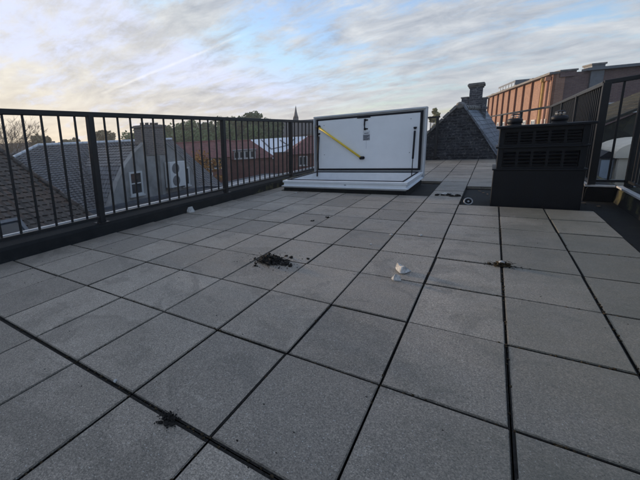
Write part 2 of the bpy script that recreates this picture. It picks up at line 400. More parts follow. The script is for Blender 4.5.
def kx(y): return -3.60 + 0.029*y                         # front of the left upstand
def paving():
    mb, fl = MB(), MB(); rnd = random.Random(3)
    for i in range(-10, 2):
        for j in range(-5, 20):
            x0, x1, y0, y1 = i*.4, (i+1)*.4, j*.6, (j+1)*.6
            if y0 > 11.3: y1 = min(y1, 12.05)
            if y0 >= 12.0: continue
            cx, cy = (x0+x1)/2, (y0+y1)/2
            if x1 > -3.45 and x0 < -0.85 and 4.75 < cy < 6.7: 
                if x0 > -3.3 or cx > -3.3: continue
            if cx > -0.4 and 4.2 < cy < 6.0: continue      # bare strip by the vent housing
            gx = 0.0052 if i != -1 and i != 0 else 0.006
            gy = 0.0066
            a0 = x0+gx+rnd.uniform(-.0025, .0025); a1 = x1-gx+rnd.uniform(-.0025, .0025)
            b0 = y0+gy+rnd.uniform(-.0025, .0025); b1 = y1-gy+rnd.uniform(-.0025, .0025)
            if j == -2: b1 -= .009
            if j == -1: b0 += .003
            lim = kx(cy)+.012
            if a1 < lim+.05: continue
            a0 = max(a0, lim)
            z = rnd.uniform(-.003, .0015)
            bm = bmesh.new(); bmesh.ops.create_cube(bm, size=1)
            for v in bm.verts: v.co = Vector((a0+(v.co.x+.5)*(a1-a0), b0+(v.co.y+.5)*(b1-b0), z-.041+(v.co.z+.5)*.041))
            bmesh.ops.bevel(bm, geom=[e for e in bm.edges if all(v.co.z > z-.01 for v in e.verts)], offset=.003, segments=2, affect='EDGES')
            tx, ty = rnd.gauss(0, .0022), rnd.gauss(0, .0022)
            for v in bm.verts: v.co.z += (v.co.x-cx)*tx + (v.co.y-cy)*ty
            mb.bm(bm)
            fl.face([(max(x0-.002, lim-.02), y0-.002, -.0055), (x1+.002, y0-.002, -.0055), (x1+.002, y1+.002, -.0055), (max(x0-.002, lim-.02), y1+.002, -.0055)])
    obj('paving', mb, 'tile', kind='structure'); obj('joint_soil', fl, 'soil', kind='structure')
paving()

# dirt and moss lying in the joints
def joint_dirt():
    mb = MB(); rnd = random.Random(11)
    for n in range(2600):
        if rnd.random() < .5: x = rnd.randint(-8, 2)*.4 + rnd.gauss(0, .0035); y = rnd.uniform(-1.6, 5)
        else: x = rnd.uniform(-3.3, .8); y = rnd.randint(-2, 7)*.6 + rnd.gauss(0, .0035)
        r = rnd.uniform(.002, .006)
        if noise.noise(Vector((x*1.7, y*1.7, 3))) < -.12: continue
        bm = bmesh.new(); bmesh.ops.create_icosphere(bm, subdivisions=1, radius=r)
        for v in bm.verts: v.co = Vector((v.co.x*rnd.uniform(.7, 1.6), v.co.y*rnd.uniform(.7, 1.6), v.co.z*.8)) + Vector((x, y, -.006+rnd.uniform(0, .004)))
        mb.bm(bm)
    obj('joint_moss', mb, 'mosscl', kind='stuff', label='brown moss and soil lodged in the paving joints', cat='moss')
joint_dirt()

# ------------------------------------------------------------------ left upstand and railing
def upstand(name, label, path, h, w, side, trim_inner, loc):
    """black roof-edge upstand along path; `side` = +1 body lies to the left of the path direction"""
    t = thing(name, label, 'roof edge', loc)
    mb, tr = MB(), MB()
    for p, q in zip(path[:-1], path[1:]):
        p, q = Vector((*p, 0)), Vector((*q, 0)); dd = (q-p).normalized(); n = Vector((-dd.y, dd.x, 0))*side
        prof = [(-.0, -.044), (.0, h-.03), (.03, h), (w, h), (w, -.5), (.05, -.5), (.05, -.044)]
        prof = [(0, -.044), (.012, .02), (.018, h-.03), (.04, h), (w, h+.004), (w, -.044)]
        ring = lambda o: [o+n*a+Vector((0, 0, b)) for a, b in prof]
        A, B = ring(p), ring(q); k = len(prof)
        for m in range(k):
            f = [A[m], A[(m+1) % k], B[(m+1) % k], B[m]]
            mb.face(f if side > 0 else f[::-1])
        mb.face(A[::-1] if side > 0 else A); mb.face(B if side > 0 else B[::-1])
        if trim_inner: tr.beam(p+n*.03+Vector((0, 0, h+.011)), q+n*.03+Vector((0, 0, h+.011)), .05, .02)
        else:
            tr.beam(p+n*(w+.018)+Vector((0, 0, h+.0)), q+n*(w+.018)+Vector((0, 0, h+.0)), .035, .11)
    obj('upstand', mb, 'kerb', t); obj('edge_trim', tr, 'trim', t)
    return t
upstand('roof_edge', 'low black bitumen roof edge below the long left railing, bare metal strip behind',
        [(kx(-4.5), -4.5), (kx(12.2), 12.2)], .135, .30, 1, False, (kx(4), 4, 0))
upstand('roof_edge', 'low mossy black roof edge on the right with a bright metal lip',
        [(1.03, -4.5), (1.10, 5.14), (.84, 5.17), (.86, 12.2)], .14, .30, -1, True, (1.1, 3, 0))

def rail_run(t, p, q, zb, zt, posts, gap, first_post=True, last_post=True, bal=True, bottom=True, post_bot=None, pw=.07, protos={}):
    """one straight run of railing as parts of thing t; zb/zt = (start, end) heights"""
    p, q = Vector((*p, 0)), Vector((*q, 0)); L = (q-p).length; dd = (q-p)/L
    ang = math.atan2(dd.y, dd.x)
    P = lambda s, a, b: p + dd*s + Vector((0, 0, a+(b-a)*s/L))
    m = MB(); m.beam(P(-.02, *zt)-Vector((0, 0, .026)), P(L+.02, *zt)-Vector((0, 0, .026)), .062, .052, bev=.006); obj('top_rail', m, 'rail', t)
    if bottom:
        m = MB(); m.beam(P(0, *zb)+Vector((0, 0, .02)), P(L, *zb)+Vector((0, 0, .02)), .045, .03, bev=.004); obj('bottom_rail', m, 'rail', t)
    sp = list(posts)
    for s in sp:
        b, tt = P(s, *zb), P(s, *zt)
        m = MB(); m.box(b.x-pw/2, b.x+pw/2, b.y-pw/2, b.y+pw/2, (post_bot if post_bot is not None else b.z-.05), tt.z-.03, rz=ang, org=(b.x, b.y, 0), bev=.005)
        po = obj('post', m, 'rail', t, at=(b.x, b.y, b.z))
        m = MB(); m.box(b.x-.075, b.x+.075, b.y-.06, b.y+.06, b.z-.052, b.z-.04, rz=ang, org=(b.x, b.y, 0))
        for ex in (-.055, .055):
            m.lathe((b.x+dd.x*ex, b.y+dd.y*ex, b.z-.04), [(.009, 0), (.009, .012), (.004, .016)], 8)
        obj('base_plate', m, 'rail', po)
    if not bal: return
    key = round(zt[0]-zb[0], 3)
    proto = None
    edges = sorted(sp)
    if edges[0] > .05: edges = [0]+edges
    if edges[-1] < L-.05: edges = edges+[L]
    for a, b in zip(edges[:-1], edges[1:]):
        n = max(1, round((b-a)/gap)-1)
        for k in range(n):
            s = a + (b-a)*(k+1)/(n+1)
            lo, hi = P(s, *zb), P(s, *zt)
            if proto is None:
                m = MB(); m.box(lo.x-.0105, lo.x+.0105, lo.y-.0105, lo.y+.0105, lo.z+.03, hi.z-.05, rz=ang, org=(lo.x, lo.y, 0), bev=.003)
                proto = obj('baluster', m, 'rail', t, at=(lo.x, lo.y, lo.z)); h0 = hi.z-lo.z
            else:
                c = inst(proto, lo); c.scale.z = (hi.z-lo.z-.012)/(h0-.012)

t = thing('railing', 'long black steel balustrade on the left roof edge with town roofs seen through it', 'railing', (-3.6, 3, .14))
lx = lambda y: kx(y)-.09
rail_run(t, (lx(-3.8), -3.8), (lx(12.0), 12.0), (.19, .16), (1.445, 1.27), [0.05, 2.48, 4.88, 7.35, 9.76, 12.2, 14.6, 15.78], .187)
t = thing('railing', 'short black balustrade at the far end, between the hatch lid and the gable', 'railing', (-2.5, 12, .0))
rail_run(t, (-3.14, 12.02), (-1.45, 12.02), (.10, .10), (1.33, 1.33), [1.65], .187)
t = thing('railing', 'black steel balustrade jogging round the right roof edge beside the vent housing', 'railing', (.95, 5.2, .14))
rail_run(t, (1.17, -3.6), (1.215, 5.22), (.19, .19), (1.47, 1.455), [1.6, 4.0, 6.4, 8.8], .125)
rail_run(t, (1.18, 5.22), (.90, 5.24), (.19, .19), (1.45, 1.425), [.275], .125)
rail_run(t, (.902, 5.30), (.955, 10.9), (.18, .16), (1.415, 1.35), [1.93, 3.75, 5.58], .125)
t = thing('railing', 'bare black handrail on a few posts running on behind the vent housing', 'railing', (.5, 14, 0))
rail_run(t, (.955, 10.98), (-.36, 21.0), (.1, .1), (1.345, 1.36), [3.3, 6.6, 9.9], .2, bal=False, bottom=False, post_bot=-.6)

# ------------------------------------------------------------------ roof hatch
def hatch():
    t = thing('roof_hatch', 'white roof hatch standing open, its upright lid crossed by a yellow bar', 'roof hatch', ((HX0+HX1)/2, (HY0+HY1)/2, 0))
    x0, x1, y0, y1 = HX0, HX1, HY0, HY1
    m = MB()                                             # insulated curb: sloped sides, open top
    def ring(x0, x1, y0, y1, z): return [Vector((x0, y0, z)), Vector((x1, y0, z)), Vector((x1, y1, z)), Vector((x0, y1, z))]
    lv = [ring(x0+.035, x1-.035, y0+.035, y1-.035, .05), ring(x0+.01, x1-.01, y0+.01, y1-.01, .092), ring(x0+.03, x1-.03, y0+.03, y1-.03, .10),
          ring(x0+.03, x1-.03, y0+.03, y1-.03, .148), ring(x0+.012, x1-.012, y0+.012, y1-.012, .152), ring(x0+.012, x1-.012, y0+.012, y1-.012, .186), ring(x0+.07, x1-.07, y0+.07, y1-.07, .190),
          ring(x0+.11, x1-.11, y0+.11, y1-.11, .175), ring(x0+.11, x1-.11, y0+.11, y1-.11, -1.0)]
    for a, b in zip(lv[:-1], lv[1:]):
        for k in range(4): m.face([a[k], a[(k+1) % 4], b[(k+1) % 4], b[k]])
    m.face(lv[-1][::-1] if False else lv[-1])
    cu = obj('curb', m, 'curb', t)
    m = MB(); 
    for a, b, c, e in ((x0, x1, y0, y0+.04), (x0, x1, y1-.04, y1), (x0, x0+.04, y0+.04, y1-.04), (x1-.04, x1, y0+.04, y1-.04)): m.box(a-.004, b+.004, c-.004, e+.004, .080, .088)
    obj('flange', m, 'curb', cu)
    m = MB()
    for a, b, c, e in ((x0+.075, x1-.075, y0+.075, y0+.097), (x0+.075, x1-.075, y1-.097, y1-.075), (x0+.075, x0+.097, y0+.097, y1-.097), (x1-.097, x1-.075, y0+.097, y1-.097)): m.box(a, b, c, e, .186, .202, bev=.004)
    obj('seal', m, 'rubber', cu)
    m = MB()
    m.box(x0+.055, x1-.055, y0+.05, y1-.05, -.045, .05)     # membrane turned up round the foot
    bm = MB()
    for a, b, c, e in ((x0+.03, x1-.03, y0+.03, y0+.085), (x0+.03, x1-.03, y1-.085, y1-.03), (x0+.03, x0+.085, y0+.085, y1-.085), (x1-.085, x1-.03, y0+.085, y1-.085)): bm.box(a, b, c, e, -.045, .055)
    obj('foot_membrane', bm, 'deck', cu)
    m = MB(); m.box((x0+x1)/2-.02+.14, (x0+x1)/2+.09, y0+.02, y0+.03, .118, .132); obj('nameplate', m, 'label', cu)
    # lid: built flat in lid space (u across, w up the lid, n towards the viewer), then stood up
    le = R(3.2); O = Vector(((x0+x1)/2, y1+.005, .06)); U = Vector((1, 0, 0)); Wv = Vector((0, -math.sin(le), math.cos(le))); N = Vector((0, -math.cos(le), -math.sin(le)))
    def L(u, w, n): return O+U*u+Wv*w+N*n
    hw, hh = (x1-x0)/2+.002, 1.315
    def lbox(mb, u0, u1, w0, w1, n0, n1, bev=0.0):
        bm_ = bmesh.new(); bmesh.ops.create_cube(bm_, size=1)
        for v in bm_.verts: v.co = Vector((u0+(v.co.x+.5)*(u1-u0), w0+(v.co.y+.5)*(w1-w0), n0+(v.co.z+.5)*(n1-n0)))
        if bev: bmesh.ops.bevel(bm_, geom=list(bm_.edges), offset=bev, segments=2, affect='EDGES')
        for v in bm_.verts: v.co = L(*v.co)
        mb.bm(bm_)
    m = MB(); lbox(m, -hw, hw, 0, hh, -.10, -.03, .012); li = obj('lid', m, 'frame', t)
    m = MB()
    for u0, u1, w0, w1 in ((-hw, hw, hh-.035, hh), (-hw, hw, 0, .035), (-hw, -hw+.035, .035, hh-.035), (hw-.035, hw, .035, hh-.035)): lbox(m, u0+.002, u1-.002, w0+.002, w1-.002, -.031, .02, .006)
    obj('lid_rim', m, 'frame', li)
    m = MB(); lbox(m, -hw+.105, hw-.105, .20, hh-.095, -.035, .012, .005); obj('lid_panel', m, 'white', li)
    m = MB()
    for u0, u1, w0, w1 in ((-hw+.066, hw-.066, hh-.095, hh-.060), (-hw+.066, hw-.066, .165, .20), (-hw+.066, -hw+.105, .2, hh-.095), (hw-.105, hw-.066, .2, hh-.095)): lbox(m, u0, u1, w0, w1, -.034, .016, .004)
    obj('lid_seal', m, 'rubber', li)
    m = MB(); m.tube([L(-.92, 1.085, .055), L(-.07, .435, .055)], .021, 12); gb = obj('grab_bar', m, 'yellow', li)
    for u, w in ((-.945, 1.10), (-.045, .42)):
        m = MB(); lbox(m, u-.05, u+.05, w-.03, w+.03, .012, .05, .012); m.tube([L(u-.03, w, .055), L(u+.03, w, .055)], .032, 10)
        obj('bar_bracket', m, 'rubber', gb)
    m = MB(); c0 = .012
    m.tube([L(.055, .99, .01), L(.0, .99, .012), L(-.0, .99, .045), L(0, 1.075, .055), L(0, 1.16, .045), L(0, 1.16, .012), L(.055, 1.16, .01)], .014, 8)
    lbox(m, -.02, .02, .965, 1.01, .008, .022); lbox(m, -.02, .02, 1.14, 1.185, .008, .022)
    obj('handle', m, 'rubber', li)
    m = MB(); lbox(m, -.035, .095, .885, .955, .0125, .0145); obj('label_header', m, 'labelw', li)
    m = MB(); lbox(m, -.035, .095, .765, .88, .0125, .0145); lb = obj('instruction_label', m, 'label', li)
    m = MB()
    for k in range(5): lbox(m, -.025, .085-(k % 3)*.02, .855-k*.02, .863-k*.02, .0146, .0152)
    lbox(m, -.012, .07, .90, .912, .0146, .0152)
    obj('label_print', m, 'rubber', lb)
    m = MB(); lbox(m, .028, .031, .60, .765, .0125, .0135); obj('cord', m, 'label', li)
    m = MB(); lbox(m, -.15, .10, hh-.112, hh-.058, .012, .022, .003); obj('lock_strip', m, 'rubber', li)
    for u in (-.82, .80):                                # screw heads on the panel
        for w in (.5, 1.12):
            m = MB(); lbox(m, u-.008, u+.008, w-.008, w+.008, .012, .016, .003); obj('screw', m, 'steel', li)
    for sx, u, yb in ((-1, -.93, .11), (1, .875, .20)):
        a = L(u, .955, .03); b = Vector((O.x+u, y1-.16, .10))
        a2 = a+(b-a)*.62
        m = MB(); m.tube([a+(b-a)*.06, a2], .0165, 10); st = obj('gas_strut', m, 'rubber', t)
        m = MB(); m.tube([a2, b], .0075 if sx > 0 else .013, 8); obj('strut_rod', m, 'rubber', st)
        m = MB(); m.lathe((a.x, a.y, a.z-.03), [(.014, 0), (.016, .02), (.01, .045)], 10); m.beam(a+Vector((-.025, .01, 0)), a+Vector((.025, .01, 0)), .02, .03); obj('strut_mount', m, 'rubber', st)
hatch()

# ------------------------------------------------------------------ vent housing with two cowls
def vent():
    t = thing('vent_housing', 'black roof vent housing with two louvred tiers and two flue cowls on top', 'roof vent', (.31, 4.66, 0))
    m = MB(); m.box(-.085, .715, 4.36, 5.0, -.044, .425, bev=.008); obj('plinth', m, 'plastic', t)
    m = MB(); m.box(-.10, .73, 4.345, 5.015, .425, .445, bev=.006); obj('ledge', m, 'plastic', t)
    def tier(z0, z1):
        m = MB(); x0, x1, y0, y1 = -.06, .70, 4.38, 4.98
        m.box(x0, x1, y0+.05, y1, z0, z1)
        fw = (x1-x0-.10)/5
        m.box(x0, x0+.05, y0, y0+.05, z0, z1, bev=.003); m.box(x1-.05, x1, y0, y0+.05, z0, z1, bev=.003)
        m.box(x0+.05, x1-.05, y0+.002, y0+.05, z1-.045, z1, bev=.002); m.box(x0+.05, x1-.05, y0+.002, y0+.05, z0, z0+.025, bev=.002)
        for k in range(1, 5): m.box(x0+.05+fw*k-.012, x0+.05+fw*k+.012, y0+.001, y0+.05, z0+.025, z1-.045)
        lo, hi = z0+.03, z1-.05
        tr = obj('louvre_tier', m, 'plastic', t)
        for k in range(5):
            q = MB(); a, b = x0+.05+fw*k+.012, x0+.05+fw*(k+1)-.012
            for r in range(4):
                z = lo+(hi-lo)*(r+.12)/4; h = (hi-lo)/4
                q.prism([(a, y0-.004, z), (a, y0+.004, z+.002), (a, y0+.045, z+h*.72), (a, y0+.038, z+h*.72), (a, y0-.006, z+.012)], (b-a, 0, 0))
            obj('louvre', q, 'plastic', tr)
    m = MB(); m.box(.312, .318, 4.3575, 4.362, -.03, .42); obj('panel_seam', m, 'rubber', t)
    tier(.445, .69)
    m = MB(); m.box(-.085, .725, 4.355, 5.005, .69, .712, bev=.006); obj('ledge', m, 'plastic', t)
    tier(.712, .925)
    m = MB(); m.box(-.10, .75, 4.33, 5.03, .925, .955, bev=.007); li = obj('lid', m, 'plastic', t)
    for x, y in ((.075, 4.66), (.475, 4.66)):
        m = MB(); m.lathe((x, y, .955), [(.07, 0), (.07, .012), (.062, .016), (.064, .022), (.074, .026), (.076, .066), (.068, .08), (.045, .088)], 24)
        c = obj('flue_cowl', m, 'cowl', t, at=(x, y, .955))
        m = MB()
        for k in range(8):
            a = 2*math.pi*k/8; m.tube([(x+.042*math.cos(a), y+.042*math.sin(a), 1.04), (x+.042*math.cos(a), y+.042*math.sin(a), 1.085)], .003, 5)
        m.tube([(x+.042*math.cos(2*math.pi*k/16), y+.042*math.sin(2*math.pi*k/16), 1.062) for k in range(17)], .003, 5, False)
        obj('cage', m, 'steel', c)
        m = MB(); m.lathe((x, y, 1.083), [(.044, 0), (.045, .006), (.025, .014), (.008, .017)], 20); obj('cap', m, 'cowl', c)
vent()

# ------------------------------------------------------------------ tile-shaped roofs
def pantile_face(mb, e0, e1, r0, r1, tw=.24, th=.30, amp=.028, step=.022, flat=False):
    """roof face from eave e0-e1 up to ridge r0-r1, modelled as rows of curved tiles"""
    e0, e1, r0, r1 = map(Vector, (e0, e1, r0, r1))
    n = (e1-e0).cross(r0-e0).normalized()
    if n.z < 0: n = -n
    hgt = ((r0+r1)/2-(e0+e1)/2).length; rows = max(2, int(hgt/th))
    for j in range(rows):
        va, vb = j/rows, (j+1)/rows
        A0, A1 = e0.lerp(r0, va), e1.lerp(r1, va); B0, B1 = e0.lerp(r0, vb), e1.lerp(r1, vb)
        ax = (e1-e0).normalized(); ulo, uhi = (A0-e0).dot(ax), (A1-e0).dot(ax)
        k0, k1 = int(math.floor(ulo/tw)), int(math.ceil(uhi/tw))
        sub = 1 if flat else 6
        ru = random.Random(j*31)
        for k in range(k0, k1):
            dz = ru.uniform(-.003, .003)
            base = len(mb.v); cnt = 0
            for q in range(sub+1):
                u = min(max(k*tw + tw*q/sub, ulo), uhi); f = (u-ulo)/max(1e-6, uhi-ulo)
                a = 0 if flat else amp*math.sin(2*math.pi*(k*tw+tw*q/sub)/tw)*.5 + (amp*.35*math.sin(4*math.pi*q/sub))
                pa = A0.lerp(A1, f)+n*(a+step+dz); pb = B0.lerp(B1, f)+n*(a+dz); pc = A0.lerp(A1, f)+n*(a-.004)
                mb.v += [tuple(pc), tuple(pa), tuple(pb)]; cnt += 1
            for q in range(cnt-1):
                i = base+q*3
                mb.f.append((i, i+3, i+4, i+1)); mb.sm.append(False)
                mb.f.append((i+1, i+4, i+5, i+2)); mb.sm.append(False)
def ridge_tiles(mb, p, q, r=.11, ln=.33):
    p, q = Vector(p), Vector(q); L = (q-p).length; n = max(1, int(L/ln)); d_ = (q-p)/L
    for k in range(n):
        a = p+d_*(L*k/n); b = p+d_*(L*(k+1)/n+.03)
        mb.tube([a, b], [r, r*.88], 10)

# ------------------------------------------------------------------ gabled roof at the end of the terrace
def gable():
    t = thing('gabled_roof', 'dark weathered brick gable with slate roof behind it, closing the far end of the terrace', 'building', (-1.0, 12.2, 0))
    pk = (-.96, 1.56)
    poly = [(-2.42, -.044), (.07, -.044), (pk[0]+.10, pk[1]), (pk[0]-.12, pk[1])]
    m = MB(); m.prism([(x, 12.1, z) for x, z in poly], (0, .24, 0)); obj('brick_wall', m, 'darkbrick', t)
    m = MB(); rnd = random.Random(5)
    def verge(a, b, n, w):
        a, b = Vector(a), Vector(b)
        for k in range(n):
            p, q = a.lerp(b, k/n+.004), a.lerp(b, (k+1)/n-.004); j = Vector((0, rnd.uniform(-.008, .008), rnd.uniform(-.01, .01)))
            m.beam(p+j, q+j, w, .075, up=(0, 0, 1), bev=.012)
    verge((-2.50, 12.2, .03), (pk[0]-.08, 12.2, pk[1]+.035), 9, .32)
    obj('coping', m, 'coping', t)
    m = MB(); 
    a, b = Vector((.10, 12.2, .03)), Vector((pk[0]+.08, 12.2, pk[1]+.03))
    for k in range(9):
        p, q = a.lerp(b, k/9+.004), a.lerp(b, (k+1)/9-.004); m.beam(p, q, .28, .05, bev=.01)
    obj('coping', m, 'slate', t)
    m = MB(); m.tube([(pk[0], 12.02, pk[1]+.02), (pk[0], 12.07, pk[1]+.03), (pk[0], 12.5, pk[1]+.03)], [.06, .105, .115], 14); ridge_tiles(m, (pk[0]+.01, 12.42, pk[1]-.02), (-.44, 16.0, 1.585), .085, .36)
    obj('ridge_cap', m, 'coping', t)
    m = MB()
    pantile_face(m, (.12, 12.34, -.1), (.52, 16.0, -.1), (pk[0], 12.34, pk[1]-.05), (-.44, 16.0, 1.57), .19, .15, 0, .014, True)
    pantile_face(m, (-1.98, 16.0, -.1), (-2.5, 12.34, -.1), (-.44, 16.0, 1.57), (pk[0], 12.34, pk[1]-.05), .26, .2, 0, .02, True)
    obj('slate_roof', m, 'slate', t)
    m = MB(); m.prism([(-2.4, 12.34, -8), (.05, 12.34, -8), (.47, 15.95, -8), (-1.9, 15.95, -8)], (0, 0, 7.88)); m.box(-2.4, .05, 12.1, 12.34, -8, -.046)
    m.prism([(-1.9, 15.85, -.1), (.44, 15.85, -.1), (-.44, 15.85, 1.5)], (0, .1, 0))
    obj('house_wall', m, 'brownbrick', t)
    ch = MB()
    y0, y1 = 14.75, 15.35
    ch.box(-.885, -.53, y0, y1, .3, 2.27); ch.box(-1.10, -.895, y0+.05, y1-.05, .3, 1.94); ch.box(-.53, -.385, y0+.05, y1-.05, .3, 1.86)
    c = obj('chimney', ch, 'lichenbrick', t)
    q = MB(); q.box(-.925, -.50, y0-.03, y1+.03, 2.27, 2.32, bev=.01); q.box(-.955, -.47, y0-.06, y1+.06, 2.322, 2.385, bev=.012); q.box(-.935, -.49, y0-.04, y1+.04, 2.387, 2.41, bev=.01)
    q.box(-1.125, -.90, y0+.03, y1-.03, 1.942, 1.985, bev=.01); q.box(-.525, -.36, y0+.03, y1-.03, 1.862, 1.91, bev=.01)
    obj('chimney_cap', q, 'coping', c)
    q = MB(); q.box(-1.12, -.375, y0-.01, y1+.01, .8, 1.30); obj('lead_apron', q, 'lead', c)
gable()

# ------------------------------------------------------------------ windows
def window(t, p, along, out, w, h, nv=1, nh=1, fr=.06, depth=.05, glass='glass', paint='uwhite', sill=True):
    """framed window centred at p on a wall; along = horizontal wall direction, out = outward normal"""
    p, a, o = Vector(p), Vector(along).normalized(), Vector(out).normalized(); z = Vector((0, 0, 1))
    def bar(mb, u0, u1, z0, z1, d0, d1):
        pts = [p+a*u0+z*z0+o*d0, p+a*u1+z*z0+o*d0, p+a*u1+z*z1+o*d0, p+a*u0+z*z1+o*d0]
        mb.prism(pts, o*(d1-d0))
    m = MB()
    bar(m, -w/2, w/2, h/2-fr, h/2, -.02, depth); bar(m, -w/2, w/2, -h/2, -h/2+fr, -.02, depth)
    bar(m, -w/2, -w/2+fr, -h/2+fr, h/2-fr, -.02, depth); bar(m, w/2-fr, w/2, -h/2+fr, h/2-fr, -.02, depth)
    for k in range(1, nv): u = -w/2+w*k/nv; bar(m, u-fr*.35, u+fr*.35, -h/2+fr, h/2-fr, -.01, depth*.8)
    for k in range(1, nh): v = -h/2+h*k/nh; bar(m, -w/2+fr, w/2-fr, v-fr*.3, v+fr*.3, -.01, depth*.7)
    f = obj('window', m, paint, t, at=p)
    g_ = MB(); bar(g_, -w/2+fr*.5, w/2-fr*.5, -h/2+fr*.5, h/2-fr*.5, -.015, .012); obj('pane', g_, glass, f)
    if sill: s_ = MB(); bar(s_, -w/2-.05, w/2+.05, -h/2-.06, -h/2-.002, -.02, depth+.05); obj('sill', s_, paint, f)
    return f

# ------------------------------------------------------------------ neighbours on the left
def near_house():
    t = thing('brown_roof_house', 'nearest house on the left with a dark brown pantile roof sloping towards the terrace', 'house', (-6, -2, -8))
    m = MB()
    # street-side face; its right edge is the hip seen against the grey roof
    EX, EZ, EY, RX, RY, RZ = -6.35, -.97, 3.44, -10.6, 2.2, 1.82
    g_ = (.17, .17, .016, .015)
    pantile_face(m, (EX, -9, EZ), (EX, EY, EZ), (RX, -9, RZ), (RX, RY, RZ), *g_)
    pantile_face(m, (EX, EY, EZ), (-14.8, EY, EZ), (RX, RY, RZ), (RX, RY, RZ), *g_)
    pantile_face(m, (-14.8, EY, EZ), (-14.8, -9, EZ), (RX, RY, RZ), (RX, -9, RZ), *g_)
    rf = obj('roof', m, 'browntile', t)
    m = MB(); ridge_tiles(m, (EX-.07, EY-.03, EZ+.04), (RX, RY, RZ+.02), .06, .3); ridge_tiles(m, (RX, RY, RZ+.02), (RX, -9, RZ+.02), .08, .3); obj('hip_ridge', m, 'browntile', rf)
    m = MB(); m.box(-14.5, EX-.25, -8.8, EY-.25, -8, EZ-.02); obj('wall', m, 'brownbrick', t)
    m = MB(); sl = (RZ-EZ)/(EX-RX)
    def rp(x, y, up): return Vector((x, y, EZ+(EX-x)*sl+up))
    wx0, wx1, wy0, wy1 = -7.35, -6.75, 1.1, 1.75
    for (y0, y1, x0, x1) in ((wy0, wy1, wx0, wx0+.07), (wy0, wy1, wx1-.07, wx1), (wy0, wy0+.07, wx0+.07, wx1-.07), (wy1-.07, wy1, wx0+.07, wx1-.07)):
        pts = [rp(x0, y0, .03), rp(x1, y0, .03), rp(x1, y1, .03), rp(x0, y1, .03)]; m.prism(pts, (.03, 0, .05))
    w = obj('roof_window', m, 'lead', rf)
    m = MB(); m.prism([rp(wx0+.07, wy0+.07, .04), rp(wx1-.07, wy0+.07, .04), rp(wx1-.07, wy1-.07, .04), rp(wx0+.07, wy1-.07, .04)], (.012, 0, .02)); obj('pane', m, 'glass', w)
near_house()

